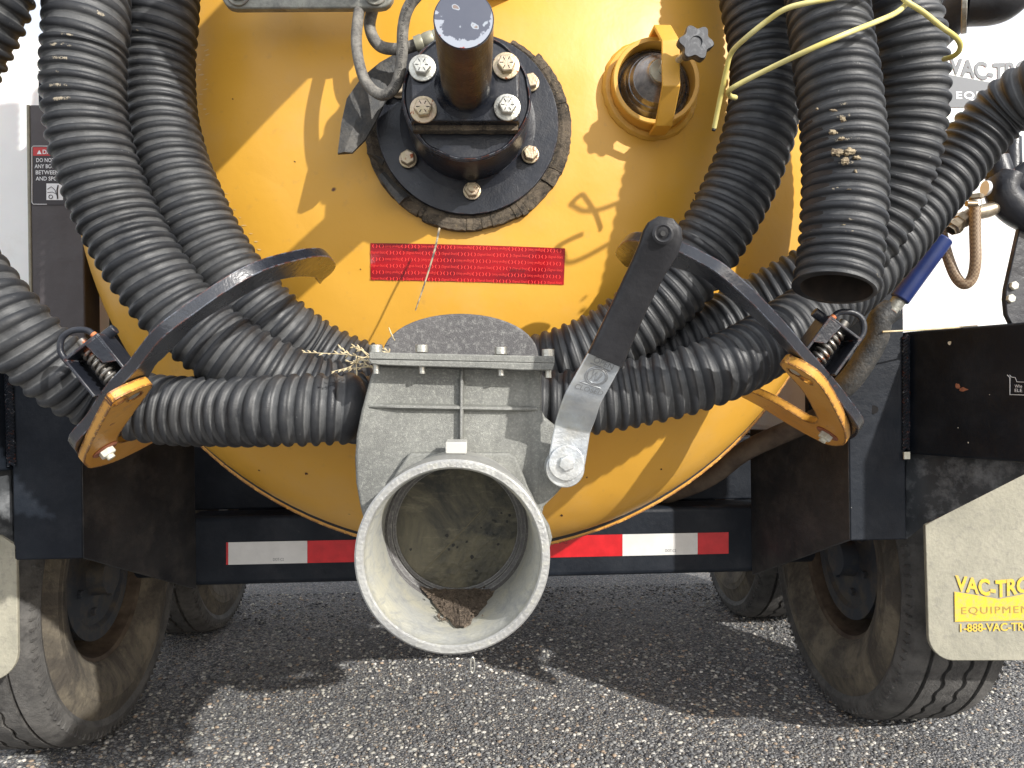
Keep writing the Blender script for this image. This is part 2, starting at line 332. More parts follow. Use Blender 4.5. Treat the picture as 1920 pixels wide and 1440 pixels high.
# asphalt
g = G('asphalt')
vo = nd(g.nt, 'TexVoronoi', feature='F1'); vo.inputs['Scale'].default_value = 170; vo.inputs['Randomness'].default_value = 1.0; g.L(g.co, vo.inputs['Vector'])
sep = nd(g.nt, 'SeparateColor'); g.L(vo.outputs['Color'], sep.inputs[0])
st = g.mix(g.ramp(sep.outputs[0], .25, .95), (.12, .122, .13), (.46, .45, .43)); st = g.mix(g.ramp(sep.outputs[1], .82, .86), st, (.42, .36, .29))
c = g.mix(g.ramp(vo.outputs['Distance'], .55, .70), st, (.085, .086, .092))
c = g.mix(g.math('MULTIPLY', g.noise(1.6, 6, .6, .5), .45), c, (.155, .155, .16))
g.bump(g.ramp(vo.outputs['Distance'], .65, .1), .004, .9); g.bump(g.noise(400, 3), .001, .5); g.out(c, .85, 0, .3)
g = G('stones'); at = nd(g.nt, 'Attribute', attribute_name='tone'); g.bump(g.noise(700, 3), .0006, .5); g.out(at.outputs['Color'], .8, 0, .3)

# ------------------------------------------------------------------ ground
mb = MB(); N = 60; X = np.concatenate([[-150, -40, -12, -5], np.linspace(-2.5, 2.5, 40), [5, 12, 40, 150]]); Yv = np.concatenate([[-150, -40, -10, -2], np.linspace(0, 6, 40), [9, 18, 60, 200]])
v = [(x, y, .004 * mnoise.noise(Vector((x * 1.3, y * 1.3, 0)))) for y in Yv for x in X]; nx = len(X)
f = [(j * nx + i, j * nx + i + 1, (j + 1) * nx + i + 1, (j + 1) * nx + i) for j in range(len(Yv) - 1) for i in range(nx - 1)]
build(mb.add(v, f), 'ground', M['asphalt'], kind='structure')
# loose and exposed aggregate
def stones(name, n, x0, x1, y0, y1, smin, smax):
    phi = (1 + 5 ** .5) / 2
    iv = np.array([(-1, phi, 0), (1, phi, 0), (-1, -phi, 0), (1, -phi, 0), (0, -1, phi), (0, 1, phi), (0, -1, -phi), (0, 1, -phi), (phi, 0, -1), (phi, 0, 1), (-phi, 0, -1), (-phi, 0, 1)]) / 1.9
    fa = np.array([(0, 11, 5), (0, 5, 1), (0, 1, 7), (0, 7, 10), (0, 10, 11), (1, 5, 9), (5, 11, 4), (11, 10, 2), (10, 7, 6), (7, 1, 8), (3, 9, 4), (3, 4, 2), (3, 2, 6), (3, 6, 8), (3, 8, 9), (4, 9, 5), (2, 4, 11), (6, 2, 10), (8, 6, 7), (9, 8, 1)])
    yy = y0 + (y1 - y0) * rng.random(n) ** 1.35; xx = (rng.random(n) * 2 - 1) * (.9 * yy + .15); 
    s = smin + (smax - smin) * rng.random(n) ** 3.0
    V = iv[None] * (1 + .28 * (rng.random((n, 12, 1)) - .5)) * (s[:, None, None] / 2) * np.stack([1 + .5 * rng.random(n), .8 + .5 * rng.random(n), .45 + .4 * rng.random(n)], -1)[:, None]
    a = rng.random(n) * 6.28; ca, sa = np.cos(a)[:, None], np.sin(a)[:, None]
    Xr = V[..., 0] * ca - V[..., 1] * sa; Yr = V[..., 0] * sa + V[..., 1] * ca
    V = np.stack([Xr + xx[:, None], Yr + yy[:, None], V[..., 2] + (s * .08)[:, None]], -1).reshape(-1, 3)
    Fc = (fa[None] + 12 * np.arange(n)[:, None, None]).reshape(-1, 3)
    me = bpy.data.meshes.new(name); me.vertices.add(len(V)); me.vertices.foreach_set('co', V.ravel()); me.loops.add(Fc.size); me.loops.foreach_set('vertex_index', Fc.ravel().astype(np.int32))
    me.polygons.add(len(Fc)); me.polygons.foreach_set('loop_start', np.arange(0, Fc.size, 3, dtype=np.int32)); me.polygons.foreach_set('loop_total', np.full(len(Fc), 3, dtype=np.int32)); me.update(calc_edges=True)
    pal = np.array([(.075, .075, .08), (.11, .11, .11), (.15, .15, .15), (.24, .235, .22), (.38, .36, .31), (.50, .47, .42), (.33, .25, .18)])
    cl = .8 + .35 * np.sin(xx * 2.1 + 1.3 * np.sin(yy * 3)) * np.cos(yy * 2.7); t = cl[:, None].clip(.65, 1.15) * 1.45 * np.array([.98, 1.0, 1.03]) * pal[rng.choice(7, n, p=[.16, .2, .2, .19, .13, .06, .06])] * (.8 + .4 * rng.random((n, 1)))
    colr = np.concatenate([np.repeat(t, 12, 0), np.ones((n * 12, 1))], 1)
    at = me.color_attributes.new('tone', 'FLOAT_COLOR', 'POINT'); at.data.foreach_set('color', colr.ravel())
    me.materials.append(M['stones']); o = bpy.data.objects.new(name, me); COL.objects.link(o); o['kind'] = 'stuff'; return o
tag(stones('gravel', 78000, -1, 1, 1.55, 3.2, .0032, .0125), 'pale and dark stone chips set in the worn asphalt under the trailer', 'gravel')

# ------------------------------------------------------------------ tank
TX, TZ, TR, TY, TD = -0.007, 1.290, 0.764, 1.55, 0.37
def dome(x, z, out=0.0):
    q = ((x - TX) ** 2 + (z - TZ) ** 2) / TR ** 2
    return TY - TD * math.sqrt(max(0.0, 1 - q)) - out
tank = thing('vacuum_tank', 'big round yellow steel vacuum tank with domed rear door and a red reflective strip', 'tank', (TX, TY, TZ))
mb = MB(); prof = []
for i in range(41):
    a = math.pi / 2 * i / 40; prof.append((TD * math.cos(a), max(1e-5, TR * math.sin(a))))
prof = prof + [(-.012, TR + .001)]
mb.lathe((TX, TY, TZ), (0, -1, 0), prof, 128)
build(mb, 'rear_door', M['tank_yellow'], tank, ang=60)
mb = MB().lathe((TX, TY, TZ), (0, -1, 0), [(-.024, TR - .02), (-.024, TR + .013), (-.013, TR + .013), (-.013, TR - .02)], 128)
build(mb, 'door_seal', M['dark'], tank)
mb = MB().lathe((TX, TY, TZ), (0, -1, 0), [(-.025, TR - .02), (-.025, TR + .022), (-.036, TR + .022), (-.040, TR - .012), (-1.9, TR - .012)], 128)
build(mb, 'shell', M['bracket_yellow'], tank)
# red reflective strip on the dome
def on_dome(mb, v2, f, px, py, rot, out, sx=1, name=None):
    cpt = ray_dome(px, py); ca, sa = math.cos(rot), math.sin(rot); vv = []
    for (a, b) in v2:
        x = cpt.x + a * ca - b * sa; z = cpt.z + a * sa + b * ca
        vv.append(Vector((x, dome(x, z, out), z)))
    mb.add(vv, f)
def ray_dome(px, py):
    lo, hi = .9, 1.6
    for _ in range(40):
        m = (lo + hi) / 2; p = P(px, py, m)
        if dome(p.x, p.z) > m: lo = m
        else: hi = m
    return P(px, py, lo)
TWd, THt = .3035, .0560; rot = R_(-2.0) + ROLL * .9; rot = -R_(1.9)
nxx, nyy = 30, 6
v2 = [(-TWd / 2 + TWd * i / nxx, -THt / 2 + THt * j / nyy) for j in range(nyy + 1) for i in range(nxx + 1)]
f2 = [(j * (nxx + 1) + i, j * (nxx + 1) + i + 1, (j + 1) * (nxx + 1) + i + 1, (j + 1) * (nxx + 1) + i) for j in range(nyy) for i in range(nxx)]
mb = MB(); on_dome(mb, v2, f2, 877.5, 494, rot, .0012)
tape = build(mb, 'reflective_strip', M['red_sheet'], tank, label='red reflective strip on the rear door')
mb = MB(); rows = 6; lg = []
for r_ in range(rows):
    y = THt / 2 - .0045 - r_ * (THt - .0065) / (rows - 1); flip = (r_ % 2 == 0)
    x = -TWd / 2 + (.003 if flip else -.0); k = 0
    x += .0
    seq = (')()()(' if flip else '') ; 
    seqs = ['( )', '( )', '( )', 'SS']; st_ = 1 if flip else 3
    while x < TWd / 2 - .012:
        s_ = seqs[st_ % 4]; st_ += 1
        wv = .0235 if s_ == 'SS' else .0090
        if x + wv > TWd / 2 - .001: break
        if s_ == 'SS':
            v_, f_ = fit_text('(Signal-Stat)', x, x + wv, y - .0026, y + .0024)
            if flip: v_ = [(2 * x + wv - a, 2 * y - b) for a, b in v_]
        else: v_, f_ = fit_text('( )', x, x + wv - .001, y - .0028, y + .0028, off=.02)
        on_dome(mb, v_, f_, 877.5, 494, rot, .0019); x += wv + .0012
    lg.append(y)
o = build(mb, 'strip_print', M['red_print'], tape, ang=0)
for (txt, x0, x1, y0) in (('TS-100', -.102, -.078, .0165), ('DOT C2', .066, .089, -.0105)):
    v_, f_ = fit_text(txt, x0, x1, y0, y0 + .0042); mb = MB(); on_dome(mb, v_, f_, 877.5, 494, rot, .0023); build(mb, 'strip_stamp', M['stamp_dark'], tape, ang=0)
for (x, y, wx, wz) in ((574, 888, 5, 3), (486, 882, 3, 2.5), (1079, 618, 2.5, 4), (1085, 625, 5, 2), (1053, 966, 4, 3), (1100, 895, 2, 2), (436, 186, 2, 1.5), (676, 505, 1.5, 1.5), (1300, 375, 2, 2), (1303, 362, 3, 1.5), (1240, 880, 3, 2), (553, 303, 2, 1)):
    cpt = ray_dome(x, y); n = 9; v2 = [(math.cos(2 * math.pi * k / n) * wx * random.uniform(.5, 1.3) / 1150, math.sin(2 * math.pi * k / n) * wz * random.uniform(.5, 1.3) / 1150) for k in range(n)]
    mb = MB(); on_dome(mb, v2, [list(range(n))], x, y, random.uniform(-.8, .8), .0006); build(mb, 'paint_chip', M['rust_dark'], tank, ang=0)
random.seed(5)
for k in range(26):
    t = k / 25; x, y = (381 + 8 * math.sin(k), 85 + 230 * t) if k < 15 else (392 + (k - 15) * 9.5 + random.uniform(-3, 3), 318 + (k - 15) * 15)
    wx, wz = random.uniform(2, 7), random.uniform(.6, 1.6); n = 8
    v2 = [(math.cos(2 * math.pi * j / n) * wx * random.uniform(.5, 1.3) / 1150, math.sin(2 * math.pi * j / n) * wz * random.uniform(.5, 1.3) / 1150) for j in range(n)]
    mb = MB(); on_dome(mb, v2, [list(range(n))], x, y, random.uniform(-.3, .3), .0006); build(mb, 'chafe_mark', M['chafe'], tank, ang=0)
# ladder rung pad / grey bar across the top and a yellow lug
b0, b1 = P(440, -10, 1.13), P(712, -12, 1.10)
ax = (b1 - b0).normalized()
bar = thing('galvanised_bar', 'grey galvanised flat bar with rusty rounded ends across the top left of the tank', 'bar', (b0 + b1) / 2)
mb = MB(); poly = []
up = Vector((0, 0, 1)); hh = .020
for k in range(9): t = math.pi / 2 + math.pi * k / 8; poly.append(b0 + ax * (math.cos(t) * hh) + up * (math.sin(t) * hh))
for k in range(9): t = -math.pi / 2 + math.pi * k / 8; poly.append(b1 + ax * (math.cos(t) * hh) + up * (math.sin(t) * hh))
mb.prism(poly, (0, .014, 0)); build(mb, 'bar', M['galvanised'], bar, bevel=.002)
for q in (b0 + ax * .045, b1 - ax * .03): build(MB().cyl(q + Vector((0, .012, .008)), q + Vector((0, .10, .14)), .009), 'standoff', M['galvanised'], bar)
for q in (b0 + ax * .006, b1 - ax * .006):
    build(MB().cyl(q + Vector((0, -.004, 0)), q + Vector((0, .0, 0)), .0175).hexa(q + Vector((0, -.004, 0)), (0, -1, 0), .012, .008), 'bolt', M['galvanised'], bar, bevel=.001)
pl = ray_dome(915, -12)
lug = thing('lifting_lug', 'small yellow welded lug at the top edge above the black post', 'lug', pl)
build(MB().box(pl + Vector((0, -.02, .006)), (.05, .05, .012)), 'plate', M['bracket_yellow'], lug, bevel=.002)
mb = MB()
for k in range(9): mb.tube([pl + Vector((-.026 + .0065 * k, -.03, -.001)), pl + Vector((-.022 + .0065 * k, .0, -.006))], .0045, 8)
build(mb, 'weld', M['tank_yellow'], lug)

# ------------------------------------------------------------------ centre hub
HX, HZ = -0.0105, 1.2475
hub = thing('door_hub', 'black round steel hub with bolted square plate and a stub post on the yellow door', 'hub', (HX, 1.19, HZ))
def ay(x, y, z): return Vector((x, y, z))
FY = 1.172
mb = MB().lathe(ay(HX, 1.20, HZ), (0, -1, 0), [(0, .1385), (1.20 - FY, .1385), (1.20 - FY + .0, .12), (1.20 - FY, 1e-5)], 96)
build(mb, 'flange', M['black_paint'], hub, bevel=.0012)
# perished gasket: cracked segments round the flange
random.seed(3)
gc = Vector((HX - .002, 1.183, HZ - .004)); ang = 100.0
segs = []
a = -235
while a < 62:
    st_ = random.choice([3, 4, 6, 9, 14, 19, 26]); segs.append((a, min(a + st_, 62))); a += st_
gk = build(MB().lathe(gc, (0, -1, 0), [(-.012, .130), (-.012, .1475), (0.001, .1475), (.001, .130)], 96), 'gasket', M['gasket'], hub, ang=30)
for (a0, a1) in segs:
    if -212 < a0 < -190: continue
    n = max(2, int((a1 - a0) / 2)); mb = MB(); jit = random.uniform(-.0015, .0025); jy = random.uniform(-.002, .002)
    ro_ = .1555 + jit + (.004 if -60 < a0 < 40 else 0); vv = []
    for i in range(n + 1):
        t = R_(a0 + .12 + (a1 - a0 - .24) * i / n); cx, sz = math.cos(t), math.sin(t)
        w1 = random.uniform(-.0014, .0010) + .0015 * mnoise.noise(Vector((a0 + i, 0, 0)))
        for (rr, yy) in ((.137, .0), (.1475, -.006 + w1), (ro_ + w1, -.003), (ro_, .012), (.137, .012)):
            vv.append(gc + Vector((cx * rr, yy + jy, sz * rr)))
    ff = [(i * 5 + k, i * 5 + (k + 1) % 5, (i + 1) * 5 + (k + 1) % 5, (i + 1) * 5 + k) for i in range(n) for k in range(5)] + [list(range(5)), list(range(n * 5, n * 5 + 5))]
    build(mb.add(vv, ff), 'gasket_chunk', M['gasket'], gk, ang=25, bevel=.0006, seg=1)
# torn strips of gasket
def leaf(pts_a, pts_b, Ya, Yb, name, t=.006):
    A = [P(x, y, q) for (x, y, q) in pts_a]; B = [P(x, y, q) for (x, y, q) in pts_b]
    n = len(A); mb = MB(); vv = []
    for i in range(n):
        m_ = (A[i] + B[i]) / 2 + Vector((0, -.006, 0))
        vv += [A[i], m_, B[i], B[i] + Vector((0, t, 0)), A[i] + Vector((0, t, 0))]
    ff = [(i * 5 + k, i * 5 + (k + 1) % 5, (i + 1) * 5 + (k + 1) % 5, (i + 1) * 5 + k) for i in range(n - 1) for k in range(5)] + [list(range(5)), list(range((n - 1) * 5, n * 5))]
    return build(mb.add(vv, ff), name, M['rubber_flap'], hub, ang=30)
leaf([(742, 100, 1.16), (712, 117, 1.155), (678, 145, 1.14), (650, 185, 1.13), (640, 230, 1.125), (633, 288, 1.12)],
     [(762, 128, 1.16), (742, 155, 1.155), (722, 190, 1.145), (703, 230, 1.135), (684, 262, 1.125), (660, 286, 1.12)], 0, 0, 'torn_rubber_flap')
leaf([(688, 288, 1.15), (700, 297, 1.155), (716, 310, 1.165)], [(689, 289, 1.15), (706, 291, 1.16), (722, 300, 1.168)], 0, 0, 'torn_rubber_flap', .003)
leaf([(710, 330, 1.15), (727, 355, 1.15), (748, 382, 1.15)], [(722, 322, 1.16), (745, 348, 1.165), (768, 366, 1.165)], 0, 0, 'torn_rubber_flap', .01)
# cap
CY0, CY1 = 1.172, 1.064
mb = MB().lathe(ay(HX, CY0, HZ), (0, -1, 0), [(0, .103), (.004, .0935), (.008, .0895), (CY0 - CY1 - .002, .0895), (CY0 - CY1, .0875), (CY0 - CY1, 1e-5)], 96, wob=.004)
build(mb, 'cap', M['black_paint'], hub, ang=40)
mb = MB().lathe(ay(HX, CY1, HZ), (0, -1, 0), [(-.004, .0885), (.0015, .0882), (.0035, .0860), (.0005, .0835)], 96, wob=.03)
build(mb, 'weld_ring', M['black_paint'], hub)
pz0, pz1 = P(870, 107, 1.03).z, P(870, 227, 1.03).z; px0, px1 = P(771, 166, 1.03).x, P(972, 166, 1.03).x
mb = MB().box(((px0 + px1) / 2, 1.030 + .011, (pz0 + pz1) / 2), (px1 - px0, .022, pz0 - pz1))
build(mb, 'square_plate', M['black_paint'], hub, bevel=.002)
mb = MB(); 
vv = []
for i in range(13):
    x = px0 + (px1 - px0) * i / 12; wv = .0018 * mnoise.noise(Vector((x * 60, 0, 0)))
    for (dy, dz) in ((.020, 0), (.020, -.008 + wv), (.036, -.008 + wv), (.036, 0)): vv.append(Vector((x, 1.03 + dy - .004 + wv, pz1 + dz + .001)))
ff = [(i * 4 + k, i * 4 + (k + 1) % 4, (i + 1) * 4 + (k + 1) % 4, (i + 1) * 4 + k) for i in range(12) for k in range(4)] + [(0, 1, 2, 3), (48, 49, 50, 51)]
build(mb.add(vv, ff), 'plate_gasket', M['gasket'], hub, ang=20)
mb = MB().box(((px0 + px1) / 2, 1.052, (pz0 + pz1) / 2 + .003), (px1 - px0 + .004, .024, pz0 - pz1 + .004)); build(mb, 'spacer', M['black_paint'], hub, bevel=.002)
PYf = .838; pr = .0331; PX, PZ = P(863, 35, PYf).x, HZ
mb = MB().lathe(ay(HX, 1.03, HZ), (0, -1, 0), [(0, pr + .010), (.004, pr + .005), (.010, pr), (1.03 - PYf - .0015, pr), (1.03 - PYf, pr - .0015)], 72, wob=.003)
post = build(mb, 'stub_post', M['black_paint'], hub, ang=40)
mb = MB().lathe(ay(HX, PYf, HZ), (0, -1, 0), [(0, pr - .0014), (0, pr * .8), (0, pr * .6), (0, pr * .4), (0, pr * .2), (0, 1e-5)], 72)
o = build(mb, 'post_end', M['post_end'], hub)
at = o.data.attributes.new('rim', 'FLOAT', 'POINT')
at.data.foreach_set('value', [max(0, (Vector((v.co.x, 0, v.co.z)) + Vector((TX * 0, 0, 0)) - Vector((0, 0, 0))).length / pr * (1.0 if v.co.z < .3 * pr else .8) * (1.1 if v.co.z < 0 else .9)) ** 2 for v in o.data.vertices])

BOLT = {}
def bolt(c, d, r, h, mat, parent, washer=1.45, name='bolt', stud=False, rot=.3):
    c = Vector(c); d = Vector(d).normalized(); mb = MB()
    if washer: mb.lathe(c, d, [(0, r * washer), (r * .18, r * washer), (r * .2, r * washer * .96), (r * .2, 1e-5)], 28)
    base = c + d * (r * .2 if washer else 0)
    mb.hexa(base, d, r, h, rot=rot)
    if stud: mb.lathe(base, d, [(h, r * .52), (h * 1.5, r * .52), (h * 1.55, r * .45), (h * 1.55, 1e-5)], 16)
    return build(mb, name, mat, parent, bevel=r * .05)
YA = Vector((0, -1, 0))
for (x, y, mt) in ((792, 128, 'bolt_steel'), (949, 124, 'bolt_yellow'), (794, 206, 'bolt_yellow'), (951, 202, 'bolt_steel')):
    bb = bolt(P(x, y, 1.027), YA, .0125, .010, M[mt], hub, rot=random.random())
    q = P(x, y, 1.027); mk = MB()
    for k in range(6):
        t = k * math.pi / 3; q0 = q + Vector((math.cos(t) * .0065, -.01265, math.sin(t) * .0065)); mk.box(q0, (.0045, .0005, .0009), (Vector((math.cos(t), 0, math.sin(t))), Vector((0, 1, 0)), Vector((-math.sin(t), 0, math.cos(t)))))
    build(mk, 'grade_mark', M['dark'], bb, ang=0)
for (x, y, mt, s_) in ((541 / 3.273 + 600, 978 / 3.273, 'bolt_yellow', False), (1290 / 3.273 + 600, 950 / 3.273, 'bolt_yellow', False), (933 / 3.273 + 600, 1172 / 3.273, 'bolt_yellow', True), (1291 / 3.273 + 600, 510 / 3.273, 'bolt_yellow', False), (748, 168, 'bolt_yellow', False)):
    bolt(P(x, y, 1.168), YA, .0118, .012, M[mt], hub, washer=1.15, stud=s_, rot=random.random())

# ------------------------------------------------------------------ sight port
sp = thing('sight_port', 'yellow ringed sight glass port with strap and black star knob at upper right', 'sight glass', P(1225, 165, 1.23))
sc_ = P(1231, 150, 1.165); srx = 83 / FPX * 1.165
bs = Vector((sc_.x, 0, sc_.z)); depthb = dome(bs.x + .05, bs.z)
mb = MB().lathe(Vector((sc_.x, 1.29, sc_.z)), YA, [(0, srx), (1.29 - 1.165 - .0015, srx), (1.29 - 1.165, srx - .0015), (1.29 - 1.165, srx - .007), (1.29 - 1.175, srx - .0085), (1.29 - 1.26, srx - .0085)], 72)
ring = build(mb, 'ring', M['tank_yellow'], sp, ang=35)
mb = MB(); path = []
for k in range(73):
    t = 2 * math.pi * k / 72; x, z = sc_.x + math.cos(t) * (srx + .004), sc_.z + math.sin(t) * (srx + .004); path.append(Vector((x, dome(x, z, .0005), z)))
mb.tube(path, [.0085 + .0015 * math.sin(k * 2.1) * random.random() for k in range(73)], 8, cap=False); build(mb, 'weld', M['tank_yellow'], sp)
mb = MB().lathe(Vector((sc_.x, 1.20, sc_.z)), YA, [(-.02, srx - .0095), (.010, srx - .0095), (.012, srx - .013), (.010, .053), (.016, .050), (.022, .047), (.023, .0455), (.031, .0425), (.032, .041), (.041, .037), (.042, .0355), (.050, .031), (.051, .0295), (.060, .024), (.061, .0225), (.068, .0190), (.068, 1e-5)], 64)
build(mb, 'glass_cone', M['steel_dark'], sp, ang=30)
mb = MB().cyl(Vector((sc_.x, 1.134, sc_.z)), Vector((sc_.x, 1.128, sc_.z)), .0180); build(mb, 'disc', M['zinc_dull'], sp, bevel=.001)
# strap : bent flat bar
tp = [(sc_.z + srx + .004, 1.185), (sc_.z + srx + .004, 1.150), (sc_.z + .030, 1.105), (sc_.z - .032, 1.105), (sc_.z - srx - .004, 1.150), (sc_.z - srx - .004, 1.19)]
t_ = .006; vv = []; wd = .026; sxo = .006
nn = []
for i, (z, y) in enumerate(tp):
    a = Vector(tp[max(i - 1, 0)]); b = Vector(tp[min(i + 1, 5)]); d = (b - a).normalized(); nrm = Vector((-d.y, d.x)) 
    z2, y2 = z - nrm.x * t_ * -1, y - nrm.y * t_ * -1
    for (zz, yy) in ((z, y), (z2, y2)):
        vv += [Vector((sc_.x + sxo - wd / 2, yy, zz)), Vector((sc_.x + sxo + wd / 2, yy, zz))]
ff = []
for i in range(5):
    a = i * 4; b = a + 4; ff += [(a, a + 1, b + 1, b), (a + 2, b + 2, b + 3, a + 3), (a, b, b + 2, a + 2), (a + 1, a + 3, b + 3, b + 1)]
ff += [(0, 2, 3, 1), (20, 21, 23, 22)]
build(MB().add(vv, ff), 'strap', M['tank_yellow'], sp, bevel=.0012)
kc = P(1306, 78, 1.03)
mb = MB().cyl(Vector((sc_.x, 1.11, sc_.z)), Vector((sc_.x, 1.155, sc_.z)), .006); 
kc = Vector((sc_.x + .0, 0, sc_.z)); kY = 1.055
kk = P(1306, 78, kY); 
mb.cyl(Vector((kk.x, kY + .006, kk.z)), Vector((kk.x - .02, 1.12, kk.z - .01)), .005); build(mb, 'threaded_rod', M['bolt_steel'], sp)
mb = MB(); vv = []; kn = 72
for (dy, sc2) in ((.018, .80), (.015, .97), (.003, 1.0), (.0, .94)):
    for k in range(kn):
        t = 2 * math.pi * k / kn; rr = (.0225 + .0032 * math.cos(6 * t + .6)) * sc2; vv.append(Vector((kk.x + math.cos(t) * rr, kY + dy, kk.z + math.sin(t) * rr)))
for (dy, r2) in ((-.0, .0085), (.002, .0080)):
    for k in range(kn):
        t = 2 * math.pi * k / kn; vv.append(Vector((kk.x + math.cos(t) * r2, kY + dy, kk.z + math.sin(t) * r2)))
ff = [(i * kn + k, i * kn + (k + 1) % kn, (i + 1) * kn + (k + 1) % kn, (i + 1) * kn + k) for i in range(5) for k in range(kn)] + [list(range(5 * kn, 6 * kn)), list(range(kn))]
build(mb.add(vv, ff), 'star_knob', M['knob_plastic'], sp, ang=40)

# ------------------------------------------------------------------ corrugated hoses
def hose(name, pts, rad, pitch, label, amp=.0052, scuffs=(), open_end=False, seg=40, wall=.005, ridx=None):
    path = spline([P(*p) if len(p) == 3 else Vector(p[:3]) for p in pts], 30)
    L = [0]
    for a, b in zip(path[:-1], path[1:]): L.append(L[-1] + (b - a).length)
    tot = L[-1]; spr = 13; nr = int(tot / pitch); n = nr * spr + 1
    arr = np.array([tuple(p) for p in path]); ss = np.linspace(0, nr * pitch, n); L = np.array(L)
    C = np.stack([np.interp(ss, L, arr[:, k]) for k in range(3)], 1)
    # smooth
    for _ in range(6): C[1:-1] = (C[:-2] + 2 * C[1:-1] + C[2:]) / 4
    T = np.gradient(C, axis=0); T /= np.linalg.norm(T, axis=1)[:, None]
    Xv = np.zeros_like(C); x = np.cross(T[0], [0, 1, 0.01]); x /= np.linalg.norm(x)
    for i in range(n): x = x - T[i] * x.dot(T[i]); x /= np.linalg.norm(x); Xv[i] = x
    Yv_ = np.cross(T, Xv); th = 2 * np.pi * np.arange(seg) / seg
    ph = (ss / pitch)[:, None] + th[None] / (2 * np.pi)
    ph = ph + .22 * np.sin(ss * 9.0)[:, None] + .10 * np.sin(ss * 31.0)[:, None] ; fr = ph % 1.0; gw = .34
    rid = np.where(fr < gw, 0, np.clip(1 - np.abs(2 * (fr - gw) / (1 - gw) - 1) ** 2.2, 0, 1) ** .75)
    lump = 1 + .010 * np.sin(ss * 17)[:, None] * np.cos(th[None] * 2 + 1) + .004 * np.sin(ss * 71 + 2)[:, None]
    rr = (rad - amp + amp * rid) * lump
    V = C[:, None] + rr[..., None] * (np.cos(th)[None, :, None] * Xv[:, None] + np.sin(th)[None, :, None] * Yv_[:, None])
    attr = rid.reshape(-1); V = V.reshape(-1, 3)
    i0 = np.arange(n - 1)[:, None] * seg; k = np.arange(seg)[None]; k2 = (k + 1) % seg
    F = np.stack([i0 + k, i0 + k2, i0 + seg + k2, i0 + seg + k], -1).reshape(-1, 4)
    me = bpy.data.meshes.new(name); nv = len(V)
    V2 = []; F2 = []
    if open_end:   # wall edge and inner bore at the last end
        ri = rad - amp - wall
        for j, (idx, rr2) in enumerate(((n - 1, ri), (n - 8, ri - .001), (max(0, n - 220), ri - .001))):
            V2.append(C[idx][None] + rr2 * (np.cos(th)[:, None] * Xv[idx][None] + np.sin(th)[:, None] * Yv_[idx][None]))
        V2 = np.concatenate(V2); kk_ = np.arange(seg); q = (kk_ + 1) % seg
        F2.append(np.stack([(n - 1) * seg + kk_, (n - 1) * seg + q, nv + q, nv + kk_], -1))
        F2.append(np.stack([nv + kk_, nv + q, nv + seg + q, nv + seg + kk_], -1)); F2.append(np.stack([nv + seg + kk_, nv + seg + q, nv + 2 * seg + q, nv + 2 * seg + kk_], -1))
        V = np.concatenate([V, V2]); nf0 = len(F); F = np.concatenate([F] + F2); attr = np.concatenate([attr, np.full(3 * seg, .5)])
    sf_ = np.zeros(len(V))
    for (px, py, rpx) in scuffs:
        d = np.array(tuple(cf + cr * ((px - 960) / FPX) + cu * ((720 - py) / FPX))); d /= np.linalg.norm(d)
        W = V - np.array(tuple(CC)); t = W @ d; D = np.linalg.norm(W - t[:, None] * d, axis=1); D[t > np.min(t[D < .03]) + .05 if (D < .03).any() else t < 0] = 9
        sf_ = np.maximum(sf_, np.clip(1.4 * (1 - D / (rpx / FPX * 1.1)), 0, 1))
    me.vertices.add(len(V)); me.vertices.foreach_set('co', V.ravel()); me.loops.add(F.size); me.loops.foreach_set('vertex_index', F.ravel().astype(np.int32))
    me.polygons.add(len(F)); me.polygons.foreach_set('loop_start', np.arange(0, F.size, 4, dtype=np.int32)); me.polygons.foreach_set('loop_total', np.full(len(F), 4, dtype=np.int32)); me.update(calc_edges=True)
    me.polygons.foreach_set('use_smooth', [True] * len(F))
    for nm, a_ in (('ridge', attr), ('scuff', sf_)):
        at = me.attributes.new(nm, 'FLOAT', 'POINT'); at.data.foreach_set('value', a_.astype(np.float32))
    me.materials.append(M['hose_rubber']); me.materials.append(M['hose_inside'])
    if open_end:
        mi = np.zeros(len(F), dtype=np.int32); mi[nf0 + seg:] = 1; me.polygons.foreach_set('material_index', mi)
        me.set_sharp_from_angle(angle=R_(60))
    o = bpy.data.objects.new(name, me); COL.objects.link(o); return tag(o, label, 'hose', 'black corrugated suction hoses')
HR = .053
def hy(x, y, out): # hose centre resting over the dome
    p = ray_dome(x, y); return (x, y, p.y - out)
hose('suction_hose', [(150, -520, 1.20), (160, -260, 1.16), (164, 0, 1.08), (158, 110, 1.07), (160, 210, 1.07), (182, 310, 1.075), (222, 410, 1.08), (275, 503, 1.08), (338, 585, 1.085), (400, 639, 1.09), (458, 678, 1.095), (523, 711, 1.105), (603, 741, 1.12), (700, 748, 1.15), (860, 745, 1.18), (1020, 725, 1.19), (1150, 695, 1.19), (1290, 645, 1.19), (1400, 590, 1.20), (1510, 530, 1.18), (1600, 470, 1.16), (1660, 380, 1.14), (1694, 280, 1.12), (1706, 180, 1.11), (1700, 80, 1.10), (1685, 0, 1.10), (1660, -150, 1.12), (1640, -500, 1.15)], HR + .0015, .0172, 'dusty ribbed hose, outer of the two down the left side, looping under the tank', scuffs=((115, 100, 30), (105, 150, 26), (115, 190, 22), (125, 60, 16), (190, 25, 12)))
